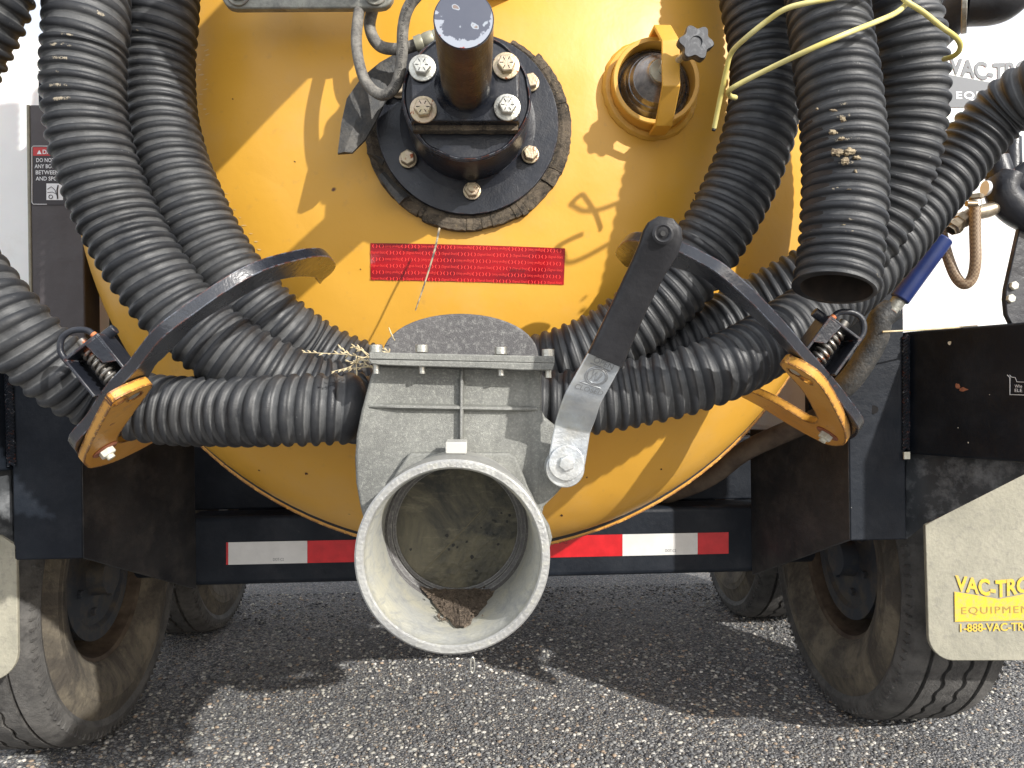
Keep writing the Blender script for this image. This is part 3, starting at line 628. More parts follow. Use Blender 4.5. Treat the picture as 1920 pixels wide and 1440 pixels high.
hose('suction_hose', [(330, -520, 1.24), (318, -260, 1.20), (304, 0, 1.17), (297, 110, 1.17), (300, 200, 1.165), (318, 290, 1.155), (350, 375, 1.145), (393, 460, 1.145), (440, 530, 1.145), (488, 583, 1.15), (532, 621, 1.16), (582, 657, 1.18), (650, 692, 1.19), (710, 710, 1.195), (800, 712, 1.20), (930, 708, 1.18), (1040, 683, 1.15), (1130, 645, 1.14), (1215, 585, 1.13), (1290, 510, 1.125), (1350, 420, 1.12), (1395, 330, 1.12), (1425, 240, 1.12), (1436, 150, 1.13), (1428, 60, 1.14), (1412, -30, 1.15), (1395, -260, 1.18), (1380, -520, 1.2)], HR, .0172, 'ribbed black hose nearest the tank centre, looping from top left behind the valve', scuffs=((262, 60, 9), (268, 100, 8), (300, 300, 8), (335, 400, 8), (360, 440, 8)))
hose('suction_hose', [(-300, 230, 1.04), (-150, 400, 1.02), (-60, 515, 1.015), (15, 605, 1.02), (95, 684, 1.045), (185, 740, 1.08), (285, 766, 1.085), (400, 772, 1.07), (520, 770, 1.045), (640, 766, 1.05), (690, 765, 1.07), (860, 765, 1.09), (1040, 759, 1.085), (1120, 749, 1.075), (1191, 736, 1.07), (1260, 721, 1.06), (1338, 696, 1.055), (1402, 666, 1.07), (1470, 624, 1.10), (1590, 540, 1.17), (1670, 462, 1.20), (1742, 372, 1.22), (1810, 285, 1.22), (1872, 215, 1.20), (1960, 160, 1.15), (2120, 130, 1.1)], .049, .0190, 'lowest ribbed black hose, crossing behind the grey valve and rising to the far right')
hose('suction_hose', [(1505, -420, 1.12), (1520, -200, 1.08), (1545, -30, 1.02), (1560, 80, .995), (1575, 190, .98), (1583, 300, .97), (1582, 400, .96), (1575, 480, .955), (1566, 550, .945)], HR, .0168, 'ribbed black hose with its open cut end hanging at the right of the tank', open_end=True, scuffs=((1585, 270, 36), (1580, 210, 22), (1590, 300, 20), (1600, 420, 22), (1570, 345, 16), (1640, 520, 14)))
hose('suction_hose', [(-190, 320, 1.1), (-120, 180, 1.06), (-60, 70, 1.04), (-22, -20, 1.03), (20, -160, 1.03), (60, -420, 1.05)], HR, .0172, 'dark ribbed hose cutting the top left corner of the picture')
random.seed(11)
# caked mud flakes on the open hose
mud = thing('mud_patch', 'dried tan mud caked on the front of the open hanging hose', 'mud', P(1585, 290, .92))
for (x, y, wx, wz) in ((1563, 207, 7, 3), (1580, 224, 7, 6), (1562, 248, 9, 5), (1578, 260, 8, 4), (1570, 286, 13, 8), (1592, 284, 11, 9), (1583, 302, 9, 7), (1607, 296, 9, 5), (1604, 322, 4, 5), (1595, 355, 12, 2), (1600, 420, 28, 4), (1615, 424, 16, 5), (1532, 204, 3, 3)):
    mb = MB(); Y0 = .912 + .00002 * (x - 1580) ** 2 * .35; vv = []; n = 14
    for (s_, dy) in ((1, .004), (.75, -.0015), (.3, -.003)):
        for k in range(n):
            t = 2 * math.pi * k / n; q = s_ * random.uniform(.6, 1.25); vv.append(P(x + math.cos(t) * wx * q, y + math.sin(t) * wz * q, Y0 + dy + random.uniform(0, .0015)))
    vv.append(P(x, y, Y0 - .003))
    ff = [(i * n + k, i * n + (k + 1) % n, (i + 1) * n + (k + 1) % n, (i + 1) * n + k) for i in range(2) for k in range(n)] + [(2 * n + k, 2 * n + (k + 1) % n, 3 * n) for k in range(n)]
    build(mb.add(vv, ff), 'mud_flake', M['mud_crust'], mud, ang=20)

# ------------------------------------------------------------------ knife valve
VX, VZ = -0.0288, .6735
valve = thing('knife_valve', 'grey cast alloy knife gate valve with open round outlet mouth below the tank', 'valve', (VX, .97, VZ))
def pxpoly(pts, Y): return [P(x, y, Y) for x, y in pts]
# back housing half disc (bonnet)
pts = [(718, 668)]
for k in range(25):
    t = math.pi * (1 - k / 24); pts.append((863 + 147 * math.cos(t) * (1), 672 - 84 * math.sin(t) ** .9 if math.sin(t) > 0 else 672))
pts.append((1008, 676)); pts = pts[1:]
mb = MB().prism(pxpoly(pts + [(1000, 900), (720, 900)], 1.015), (0, .018, 0)); build(mb, 'rear_plate', M['cast_dark'], valve, bevel=.002)
body = [(702, 684), (1016, 690), (1016, 770), (1022, 782), (1052, 806), (1075, 840), (1092, 870), (1085, 893), (1062, 905), (1045, 925), (1020, 950), (1012, 985), (1000, 1060), (700, 1060), (688, 1000), (675, 950), (667, 905), (665, 860), (668, 815), (677, 770), (690, 722)]
mb = MB().prism(pxpoly(body, .972), (0, .043, 0)); build(mb, 'body', M['cast_grey'], valve, bevel=.004, seg=3)
# flange plates
def slab(name, x0, ya, x1, yb, h, Yf, dep, mat, parent, bv=.0012):
    a, b = P(x0, ya, Yf), P(x1, yb, Yf); hz = Vector((0, 0, -h))
    return build(MB().prism([a, b, b + hz, a + hz], (0, dep, 0)), name, mat, parent, bevel=bv)
slab('bonnet_flange', 692, 660, 1040, 668, .0085, .940, .10, M['cast_grey'], valve)
a, b = P(692, 674, .940), P(1040, 681, .940)
mb = MB().prism([a, b, P(1036, 694, .940), P(980, 694, .940), P(900, 690, .94), P(760, 686, .94), P(712, 684, .940), P(695, 682, .94)], (0, .10, 0)); build(mb, 'lower_flange', M['cast_grey'], valve, bevel=.0012)
for x, y in ((705, 661), (791, 661), (939, 665), (1028, 669)):
    p = P(x, y, .952); mb = MB().cyl(p, p + Vector((0, 0, .0095)), .0078, seg=28); q = p + Vector((0, 0, -.026)); b_ = build(mb, 'socket_screw', M['bolt_steel'], valve, bevel=.0008)
    build(MB().cyl(p + Vector((0, 0, -.008)), q, .0042, seg=16), 'screw_shank', M['bolt_steel'], b_)
    build(MB().hexa(p + Vector((0, 0, .0092)), (0, 0, 1), .0035, .0005), 'socket', M['dark'], b_)
# ribs (tapered ridges)
def rib(p0, p1, w0, h0, name='rib'):
    p0, p1 = Vector(p0), Vector(p1); d = (p1 - p0).normalized(); s_ = d.cross(Vector((0, 1, 0))); vv = []; n = 16
    for i in range(n + 1):
        t = i / n; e = min(1, (min(t, 1 - t) * 5)) ** .6; c = p0.lerp(p1, t)
        for (a, b) in ((-1, 0), (-.75, .6), (-.3, 1), (.3, 1), (.75, .6), (1, 0)): vv.append(c + s_ * (a * w0 * (.6 + .4 * e)) + Vector((0, -b * h0 * e, 0)))
    ff = [(i * 6 + k, i * 6 + k + 1, (i + 1) * 6 + k + 1, (i + 1) * 6 + k) for i in range(n) for k in range(5)]
    return build(MB().add(vv, ff), name, M['cast_grey'], valve, ang=50)
rib(P(692, 761, .9715), P(1008, 767, .9715), .0042, .009); rib(P(866, 680, .9715), P(865, 850, .9715), .0034, .010)
# boss round the pipe
boss = [(768, 849), (955, 849), (968, 858), (1003, 940), (1030, 985), (1036, 1008), (1028, 1040), (990, 1140), (730, 1140), (690, 1000), (740, 890)]
build(MB().prism(pxpoly(boss, .958), (0, .016, 0)), 'boss', M['cast_grey'], valve, bevel=.003, seg=3)
# outlet pipe
o_ = Vector((VX, .965, VZ)); L_ = .965 - .79; ro = .1002; ri = .0908
mb = MB().lathe(o_, YA, [(0, ro - .006), (L_ * .45, ro - .006), (L_ * .47, ro - .003), (L_ * .62, ro - .003), (L_ * .65, ro), (L_ - .002, ro), (L_, ro - .002), (L_, ri + .0015), (L_ - .002, ri)], 128, wob=.002)
build(mb, 'outlet_ring', M['alloy_ring'], valve, ang=40)
mb = MB().lathe(o_, YA, [(L_ - .002, ri), (L_ - .018, ri - .001), (L_ - .020, ri - .0025), (.010, ri - .004)], 128)
build(mb, 'outlet_bore', M['alloy_inside'], valve)
mb = MB().lathe(o_, YA, [(.030, ri - .0035), (.027, ri - .0055), (.022, ri - .0065), (.020, ri - .0115), (.014, ri - .0120), (.013, ri - .016), (.009, ri - .016)], 96); build(mb, 'seat', M['cast_dark'], valve)
build(MB().lathe(Vector((VX, .955, VZ)), YA, [(0, 1e-5), (0, .03), (0, .06), (0, .0755), (-.002, .0770)], 96), 'gate', M['gate_disc'], valve)
build(MB().lathe(Vector((VX, .9575, VZ)), YA, [(0, .070), (0, .080), (.0005, ri - .006)], 96), 'gate_recess', M['grip_rubber'], valve)
random.seed(9)
for (x, y, r_) in ((838, 1004, 4), (850, 1022, 3.5), (842, 1030, 3), (857, 1026, 2.5), (875, 1016, 3), (955, 966, 3), (940, 962, 2.5), (951, 978, 3), (925, 1002, 3), (913, 1000, 2.5), (934, 1020, 3), (885, 1045, 4), (893, 1070, 3), (770, 1030, 3), (902, 990, 2)):
    n = 7; c = [P(x + r_ * math.cos(2 * math.pi * k / n) * random.uniform(.6, 1.2), y + r_ * math.sin(2 * math.pi * k / n) * random.uniform(.6, 1.3), .9546) for k in range(n)]; build(MB().add(c, [list(range(n))]), 'pit', M['print_dark'], valve, ang=0)
# scratch ridge across the gate
a, b = P(790, 1075, .9545), P(905, 955, .9545)
build(MB().tube([a, a.lerp(b, .5) + Vector((.002, 0, .001)), b], [.0003, .0008, .0004], 6), 'scratch', M['soil_light'], valve)
# tab
build(MB().prism(pxpoly([(835, 829), (875, 829), (875, 851), (835, 851)], .905), (0, .05, 0)), 'clear_tab', M['clear_tab'], valve, bevel=.0012)
# drain pin at the bottom
p = P(886, 1232, .83); q = P(886, 1262, .83)
path = [p + Vector((math.sin(t) * .0022, 0, 0)) + (q - p) * (.5 - .5 * math.cos(t)) for t in [math.pi * 2 * k / 16 for k in range(17)]]
build(MB().tube(path, .0009, 8, cap=False), 'split_pin', M['bolt_steel'], valve)
# rear neck going into the tank
mb = MB().lathe(Vector((VX, 1.03, VZ)), (0, 1, 0), [(0, .105), (.02, .105), (.021, .085), (.33, .085)], 64); build(mb, 'neck', M['tank_yellow'], valve)
mb = MB().lathe(Vector((VX, 1.12, VZ)), (0, 1, 0), [(0, .085), (0, .125), (.018, .125), (.018, .085)], 64); 
# soil in the mouth
mb = MB(); n = 28; vv = []
for j in range(13):
    tj = j / 12
    for i in range(n + 1):
        wj = (1.0 - .93 * tj ** .8) + .10 * mnoise.noise(Vector((tj * 6, 0 if i < n / 2 else 9, 0))); a = -math.pi / 2 + (i / n - .5) * wj * 1.35; y = .948 - .115 * tj
        rr = ri - .0045; hgt = .010 * (1 - tj) ** .8 * math.cos((i / n - .5) * math.pi) + .0035 * mnoise.noise(Vector((i * .7, j * .9, 3)))
        e = math.sin(math.pi * i / n) ** .4; rr2 = rr - max(-.001, hgt * e + .002 * e)
        vv.append(Vector((VX + .006 + math.cos(a) * rr2, y, VZ + math.sin(a) * rr2)))
ff = [(j * (n + 1) + i, j * (n + 1) + i + 1, (j + 1) * (n + 1) + i + 1, (j + 1) * (n + 1) + i) for j in range(12) for i in range(n)]
so_ = build(mb.add(vv, ff), 'soil', M['soil']); so_['kind'] = 'stuff'; tag(so_, 'dry brown soil left in the bottom of the round valve mouth', 'soil')
mb = MB()
for k in range(170):
    a = -math.pi / 2 + random.gauss(.03, .17); y = random.uniform(.85, .945); c = Vector((VX + math.cos(a) * (ri - .007), y, VZ + math.sin(a) * (ri - .0065 - .007 * (y - .85) / .1))); s_ = random.uniform(.001, .003)
    mb.add([c + Vector(q) * s_ * random.uniform(.7, 1.2) for q in ((1, 0, 0), (-1, 0, 0), (0, 1, 0), (0, -1, 0), (0, 0, 1), (0, 0, -1))], [(0, 2, 4), (2, 1, 4), (1, 3, 4), (3, 0, 4), (2, 0, 5), (1, 2, 5), (3, 1, 5), (0, 3, 5)])
cr_ = build(mb, 'soil_crumbs', M['soil'], ang=0); cr_['kind'] = 'stuff'; tag(cr_, 'small crumbs of dry earth on the soil in the valve mouth', 'soil')
# lever
LV = [((1050, 893), (1080, 898), .935), ((1031, 880), (1092, 893), .935), ((1030, 850), (1098, 868), .935), ((1036, 818), (1104, 830), .935), ((1040, 798), (1107, 812), .934), ((1048, 770), (1117, 786), .915), ((1058, 742), (1125, 760), .893), ((1062, 733), (1130, 750), .890), ((1106, 655), (1166, 684), .868)]
vv = []
for (l, r, Y) in LV:
    a, b = P(l[0], l[1], Y), P(r[0], r[1], Y); vv += [a, b, b + Vector((0, .006, 0)), a + Vector((0, .006, 0))]
n = len(LV); ff = [(i * 4 + k, i * 4 + (k + 1) % 4, (i + 1) * 4 + (k + 1) % 4, (i + 1) * 4 + k) for i in range(n - 1) for k in range(4)] + [(0, 1, 2, 3), (4 * n - 4, 4 * n - 3, 4 * n - 2, 4 * n - 1)]
lever = build(MB().add(vv, ff), 'lever', M['zinc'], valve, ang=28, bevel=.0015)
def lev(u, v_, out=.0010):  # u across 0..1, v along plate 0..1
    a = P(1062, 733, .890).lerp(P(1106, 655, .868), v_); b = P(1130, 750, .890).lerp(P(1166, 684, .868), v_)
    return a.lerp(b, u) + Vector((0, -out, 0))
mb = MB()
for (txt, u0, u1, v0, v1) in (('OPEN', .24, .82, .78, .91), ('CLOSED', .14, .92, .10, .22)):
    v_, f_ = fit_text(txt, u0, u1, v0, v1); mb.add([lev(a, b) for a, b in v_], f_)
for rr in (.30, .25):
    pth = [lev(.53 + rr * math.cos(t), .52 + rr * .72 * math.sin(t), .0005) for t in [2 * math.pi * k / 32 for k in range(33)]]; mb.tube(pth, .0008, 6, cap=False)
for pl_ in ([(.38, .64), (.44, .42), (.50, .62), (.57, .42), (.62, .64)], [(.40, .40), (.47, .6), (.54, .40)], [(.60, .42), (.66, .62)], [(.20, .74), (.80, .745), (.68, .70)], [(.20, .28), (.80, .27)], [(.20, .28), (.30, .32)]):
    mb.tube([lev(a, b, .0004) for a, b in pl_], .0008, 6)
build(mb, 'embossed_mark', M['zinc_mark'], lever, ang=0)
# grip
GR = [((1103, 662), (1168, 690), .866), ((1130, 606), (1193, 628), .853), ((1158, 548), (1218, 573), .84), ((1185, 490), (1248, 515), .825), ((1200, 455), (1272, 478), .815), ((1207, 432), (1281, 448), .81), ((1216, 416), (1279, 428), .808), ((1232, 406), (1264, 412), .807)]
vv = []
for i, (l, r, Y) in enumerate(GR):
    a, b = P(l[0], l[1], Y), P(r[0], r[1], Y); q = b - a; D = Vector((0, 1, 0)); T2 = .018
    for (u, d) in ((.0, .35), (.06, .08), (.18, 0), (.82, 0), (.94, .08), (1, .35), (1, .7), (.94, .94), (.82, 1), (.18, 1), (.06, .94), (0, .7)): vv.append(a + q * u + D * (d * T2 - .004))
n = len(GR); m_ = 12; ff = [(i * m_ + k, i * m_ + (k + 1) % m_, (i + 1) * m_ + (k + 1) % m_, (i + 1) * m_ + k) for i in range(n - 1) for k in range(m_)] + [list(range(m_)), list(range((n - 1) * m_, n * m_))]
grip = build(MB().add(vv, ff), 'grip', M['grip_rubber'], lever, ang=60)
hc = P(1243, 438, .805)
build(MB().lathe(hc + Vector((0, .0015, 0)), YA, [(-.004, .0045), (.0, .0055), (.0022, .0075), (.0028, .009), (.0015, .0115)], 28), 'hang_hole_rim', M['grip_rubber'], grip)
build(MB().disc(hc + Vector((0, -.0005, 0)), YA, .0028, 20), 'hang_hole', M['print_dark'], grip)
# pivot
pv = P(1062, 868, .930)
build(MB().lathe(pv, YA, [(0, .0215), (.002, .0215), (.0025, .021), (.0025, 1e-5)], 40), 'pivot_washer', M['zinc'], valve, bevel=.0006)
build(MB().lathe(P(1060, 878, .934), YA, [(-.02, .024), (.001, .0235), (.001, 1e-5)], 40), 'pivot_boss', M['zinc'], valve, bevel=.001)
bolt(pv + Vector((0, -.0025, 0)), YA, .0100, .006, M['zinc'], valve, washer=0, name='pivot_bolt')

# ------------------------------------------------------------------ hose hooks, brackets, latches
def hook_side(side):
    if side == 'left':
        B, T = P(150, 835, 1.02), P(615, 505, 1.09)
        dark_face = [(140, 842), (175, 795), (212, 741), (255, 695), (301, 638), (354, 596), (425, 546), (496, 507), (567, 486), (600, 481), (619, 483), (630, 497), (623, 511), (607, 525), (600, 533), (596, 525), (588, 520), (552, 520), (496, 534), (425, 574), (372, 606), (336, 642), (308, 670), (280, 706), (215, 850), (180, 870)]
        yel = [(285, 726), (279, 722), (250, 733), (217, 750), (206, 765), (187, 800), (169, 835), (157, 865), (162, 874), (172, 878), (204, 870), (246, 852), (320, 812), (322, 806), (256, 822), (232, 829), (221, 827), (225, 812), (256, 767)]
        bp = (196, 842); pins = ((253, 744, 'bolt_steel'), (224, 753, 'dark')); lp = (236, 738); white = (147, 806)
    else:
        B, T = P(1602, 800, 1.05), P(1160, 478, 1.07)
        dark_face = [(1610, 806), (1583, 765), (1542, 715), (1497, 665), (1451, 613), (1399, 560), (1347, 515), (1312, 494), (1274, 474), (1240, 461), (1201, 453), (1180, 451), (1167, 455), (1154, 470), (1156, 482), (1174, 501), (1182, 499), (1205, 493), (1264, 503), (1312, 519), (1354, 550), (1399, 585), (1434, 616), (1462, 647), (1500, 690), (1560, 800), (1590, 825)]
        yel = [(1463, 680), (1470, 678), (1477, 682), (1493, 689), (1518, 704), (1537, 722), (1554, 747), (1570, 777), (1583, 806), (1586, 825), (1581, 835), (1560, 836), (1535, 827), (1485, 800), (1429, 765), (1375, 735), (1378, 722), (1412, 737), (1443, 751), (1477, 770), (1506, 788), (1522, 793), (1532, 788), (1527, 772), (1506, 735), (1481, 706), (1464, 687)]
        bp = (1552, 812); pins = ((1489, 699, 'bolt_steel'), (1512, 714, 'hole')); lp = (1512, 700); white = (1598, 770)
    d = T - B; d.y = 0; d.normalize(); n = d.cross(Vector((0, 1, 0))).normalized()
    if n.z > 0: n = -n                       # towards the lower middle, faces the camera
    lab = 'left' if side == 'left' else 'right'
    hk = thing('hose_hook', ('curved black steel hook plate holding the hoses on the left of the valve' if side == 'left' else 'curved black steel hook plate behind the black lever grip on the right'), 'hook', B, 'sickle shaped hose hooks')
    th_ = .0145
    def smooth(pl, m, keep=1.2):
        out = []; N_ = len(pl)
        for i in range(N_):
            p0, p1, p2, p3 = pl[i - 1], pl[i], pl[(i + 1) % N_], pl[(i + 2) % N_]
            for k in range(m):
                t = k / m; out.append(.5 * ((2 * p1) + (p2 - p0) * t + (2 * p0 - 5 * p1 + 4 * p2 - p3) * t * t + (3 * p1 - p0 - 3 * p2 + p3) * t ** 3))
        return out
    poly = smooth([ray_plane(x, y, B, n) for x, y in dark_face], 4)
    build(MB().prism(poly, -n * th_), 'hook_plate', M['hook_black'], hk, bevel=.0012)
    if side == 'left': print('hook depths', [round(p.y, 2) for p in poly])
    B2 = B + n * .0135
    br = thing('hook_bracket', 'forked yellow steel bracket with rusty chipped edges bolted to the %s hose hook' % lab, 'bracket', B2, 'yellow hook brackets')
    poly = smooth([ray_plane(x, y, B2, n) for x, y in yel], 3)
    yb = build(MB().prism(poly, -n * .012), 'bracket_plate', M['bracket_yellow'], br)
    for (x, y, mt) in pins:
        c = ray_plane(x, y, B2, n); X2 = Vector((0, 1, 0)); rr = .0085
        cm = MB(); nn_ = 24
        cm.prism([c + n * .004 + (d * math.cos(t) * rr + X2 * math.sin(t) * rr * 1.35) for t in [2 * math.pi * k / nn_ for k in range(nn_)]], -n * .03)
        cut(yb, cm)
        if mt == 'bolt_steel': build(MB().cyl(c - n * .01, c - n * .001, .0075), 'latch_pin', M['bolt_steel'], hk)
    b = yb.modifiers.new('bevel', 'BEVEL'); b.width = .0009; b.segments = 1; b.limit_method = 'ANGLE'; b.angle_limit = R_(50)
    c = ray_plane(bp[0], bp[1], B2, n) - n * .0; c = c - n * 0
    build(MB().lathe(c, n, [(0, .017), (.0018, .0175), (.0025, .0165), (.0025, 1e-5)], 32), 'washer', M['rust_washer'], br)
    bolt(c + n * .002, n, .0105, .009, M['white_bolt'], br, washer=0, stud=True, name='bolt')
    c2 = c - n * (.0135 + th_ + .002); bolt(c2, -n, .0105, .007, M['white_bolt'], br, washer=0, name='bolt_head')
    # spring latch on the outer face
    lo = ray_plane(lp[0], lp[1], B, n) - n * th_; a = -n; Yd = Vector((0, 1, 0)); Ln = .056; W = .048; D2 = .042
    lt = thing('spring_latch', 'black spring latch box with coil spring and bent pull ring on the %s hook' % lab, 'latch', lo, 'spring latches')
    ax = (a, Yd, d); cy = lo + a * Ln / 2
    u = MB()
    u.box(cy + d * (W / 2), (Ln, D2, .004), ax); u.box(cy - d * (W / 2), (Ln, D2, .004), ax); u.box(lo + a * Ln, (.004, D2, W + .004), ax)
    build(u, 'channel', M['black_paint'], lt, bevel=.0012)
    build(MB().box(cy + Yd * (D2 / 2), (Ln, .003, W), ax), 'back_web', M['black_paint'], lt, bevel=.0008)
    u = MB().prism([lo + a * (Ln * .98) + d * (W / 2) - Yd * (D2 / 2), lo + a * (Ln * .98) + d * (W * .12) - Yd * (D2 / 2), lo + a * (Ln * .45) + d * (W * .18) - Yd * (D2 / 2), lo + a * (Ln * .3) + d * (W * .5) - Yd * (D2 / 2)], Yd * .003)
    build(u, 'lip', M['black_paint'], lt, bevel=.0008)
    hx = [lo + a * (.004 + .050 * t) + (d * math.cos(t * 2 * math.pi * 6.5) + Yd * math.sin(t * 2 * math.pi * 6.5)) * .0095 - Yd * .004 for t in [k / 130 for k in range(131)]]
    build(MB().tube(hx, .0021, 8), 'spring', M['spring_steel'], lt)
    build(MB().cyl(lo - Yd * .004, lo + a * (Ln + .012) - Yd * .004, .0065), 'pin', M['spring_steel'], lt)
    build(MB().cyl(lo + a * (Ln + .001) + d * .022 + Yd * .004, lo + a * (Ln + .001) + d * .038 + Yd * .004, .0065), 'barrel', M['black_paint'], lt, bevel=.001)
    rg = spline([lo + a * (Ln + .001) + d * .020, lo + a * (Ln + .014) + d * .016, lo + a * (Ln + .024) + d * .002, lo + a * (Ln + .024) - d * .013, lo + a * (Ln + .012) - d * .024, lo + a * (Ln - .006) - d * .025], 8)
    rg = [p - Yd * .014 for p in rg]; build(MB().tube(rg, .0038, 12), 'pull_ring', M['black_paint'], lt)
    build(MB().tube(rg[:4], .0041, 12), 'ring_end', M['orange_primer'], lt)
hook_side('left'); hook_side('right')

# ------------------------------------------------------------------ trailer frame
fr = thing('trailer', 'dark navy steel trailer chassis with striped rear beam, corner posts and four wheels', 'trailer', (0, 1.8, .45))
XL = lambda X_: -.743 - (X_ - .722) * 1.12
def both(fn):
    for s_ in (0, 1): fn(lambda p, s_=s_: p if s_ == 0 else Vector((XL(p.x), p.y, p.z)), s_)
pR = lambda x, y, Y: P(x, y, Y)
zb_post = P(1592, 1014, 1.5).z
def corner(m, s_):
    z = lambda y: P(1645, y, 1.5).z
    x0, x1 = P(1591, 800, 1.5).x, P(1697, 800, 1.5).x
    ztop = z(500) if s_ == 0 else z(640); zb = z(1013)
    mb = MB().prism([m(Vector((x0, 1.5, ztop))), m(Vector((x1, 1.5, ztop))), m(Vector((x1, 1.5, zb))), m(Vector((x0, 1.5, zb)))], (0, .10, 0))
    build(mb, 'corner_post', M['frame_navy'], fr, bevel=.003)
    # slanting inner gusset face
    q = [(x0, 1.501, zb + .002), (x0, 1.501, zb + .215), (x0 - .085, 1.82, zb + .205), (x0 - .085, 1.82, P(1430, 1078, 1.82).z)]
    q = [m(Vector(t)) for t in q]; build(MB().prism(q, Vector((.02 if s_ == 0 else -.02, .012, 0))), 'gusset', M['frame_stained'], fr, bevel=.0015)
    # outer arm
    A0, A1 = P(1702, 622, 1.505), P(1702, 851, 1.505); B0, B1 = P(1920, 604, 1.325), P(1920, 868, 1.325)
    k = 2.2; C0, C1 = A0 + (B0 - A0) * k, A1 + (B1 - A1) * k
    build(MB().prism([m(A0), m(C0), m(C1), m(A1)], (0, .09, 0)), 'outer_arm', M['frame_navy'], fr, bevel=.005, seg=3)
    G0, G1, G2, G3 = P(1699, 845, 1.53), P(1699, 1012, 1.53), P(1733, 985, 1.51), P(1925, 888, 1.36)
    G4 = P(1925, 850, 1.36); build(MB().prism([m(G0), m(G1), m(G2), m(G3), m(G4)], (0, .008, 0)), 'arm_gusset', M['frame_dust_sunlit'], fr, bevel=.001)
    # weld bead
    mb = MB(); w0, w1 = P(1699, 632, 1.497), P(1699, 846, 1.497); n = 34
    for i in range(n):
        c = w0.lerp(w1, i / n); mb.tube([m(c + Vector((-.0055, .001, -.003))), m(c + Vector((-.003, -.002, .001))), m(c + Vector((0, -.0035, .0035))), m(c + Vector((.003, -.002, .001))), m(c + Vector((.0055, .001, -.003)))], .0032, 6)
    build(mb, 'weld_bead', M['frame_navy'], fr)
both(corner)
# bumper beam
z1, z0 = P(900, 958, 1.82).z, P(900, 1086, 1.82).z; xa, xb = P(345, 1030, 1.82).x, P(1440, 1030, 1.82).x
build(MB().box(((xa + xb) / 2, 1.82 + .05, (z0 + z1) / 2), (xb - xa, .10, z1 - z0)), 'bumper_beam', M['frame_navy'], fr, bevel=.012, seg=4)
build(MB().box(((xa + xb) / 2, 1.98, z1 + .075), (xb - xa + .25, .06, .16)), 'upper_crossmember', M['frame_navy'], fr, bevel=.004)
for X_ in (-.52, .52): build(MB().box((X_, 3.6, z1 + .02), (.07, 3.2, .14)), 'side_rail', M['frame_navy'], fr, bevel=.003)
build(MB().box((-.835, 1.62, 1.05), (.10, .03, .9)), 'upright', M['frame_navy'], fr)
build(MB().box((-.74, 1.72, 1.0), (.12, .02, .5)), 'side_panel', M['dark'], fr)
build(MB().box((.78, 1.66, .95), (.12, .02, .6)), 'side_panel', M['frame_navy'], fr)
build(MB().cyl(P(1638, 768, 1.499) , P(1638, 768, 1.4985), .0085), 'bolt_hole', M['dark'], fr)
for yy in (1.96, 2.79): build(MB().cyl((-.85, yy, .42), (.85, yy, .42), .04), 'axle', M['frame_navy'], fr)
# reflective tape on the beam
def tape_px(x0, x1, ytl, ybl, ytr, ybr, segs):
    for (a, b, mt) in segs:
        f_ = lambda x: ((x - x0) / (x1 - x0))
        q = []
        for x in (a, b):
            t = f_(x); q.append((x, ytl + (ytr - ytl) * t, ybl + (ybr - ybl) * t))
        Yt = 1.8185
        mb = MB().prism([P(q[0][0], q[0][1], Yt), P(q[1][0], q[1][1], Yt), P(q[1][0], q[1][2], Yt), P(q[0][0], q[0][2], Yt)], (0, .0012, 0))
        o = build(mb, 'reflective_tape', M[mt], fr, ang=0)
        mb = MB(); x = (a + b) / 2 + 10; yc = (q[0][2] + q[1][2]) / 2 - (6 if mt == 'tape_white' else 26)
        if b - a > 60:
            v_, f2_ = fit_text('DOT-C2', 0, 20, 0, 5); mb.add([P(x + u, yc - w_, Yt - .0004) for u, w_ in v_], f2_)
            build(mb, 'tape_print', M['stamp_dark'] if mt == 'tape_red' else M['logo_grey'], o, ang=0)
tape_px(428, 1366, 1017, 1059, 998, 1038, [(424, 428, 'tape_red'), (428, 576, 'tape_white'), (576.3, 735, 'tape_red'), (735.3, 900, 'tape_white'), (900.3, 1167, 'tape_red'), (1167.3, 1308, 'tape_white'), (1308.3, 1366, 'tape_red')])
# small torn label on the right arm, paint chips
A0, A1, B0, B1 = P(1702, 622, 1.505), P(1702, 851, 1.505), P(1920, 604, 1.325), P(1920, 868, 1.325)
def on_arm(px, py, out=.0008):
    t = (px - 1702) / 218.0; nrm = (B0 - A0).cross(A1 - A0).normalized()
    if nrm.y > 0: nrm = -nrm
    return ray_plane(px, py, A0, nrm) + nrm * out
mb = MB()
ln = [(1889, 703), (1894, 708), (1894, 740), (1935, 741)]; mb.tube([on_arm(*q) for q in ln], .0007, 6); mb.tube([on_arm(*q) for q in ((1893, 703), (1897, 707), (1904, 708), (1907, 716), (1935, 717))], .0005, 6)
st_ = build(mb, 'torn_label', M['logo_white'], fr, ang=0)
mb = MB()
for (txt, x, y) in (('Whe', 1903, 727), ('ELE', 1903, 735)):
    v_, f_ = fit_text(txt, 0, 14, 0, 6); mb.add([on_arm(x + a, y - b, .001) for a, b in v_], f_)
build(mb, 'label_text', M['logo_white'], st_, ang=0)
mb = MB()
for (x, y, sx, sy, n) in ((1796, 724, 5, 6, 12), (1806, 730, 9, 4, 12)):
    mb.add([on_arm(x + math.cos(t) * sx * random.uniform(.6, 1.2), y + math.sin(t) * sy * random.uniform(.6, 1.2)) for t in [2 * math.pi * k / n for k in range(n)]], [list(range(n))])
build(mb, 'paint_chip', M['rust_washer'], fr, ang=0)
mb = MB()
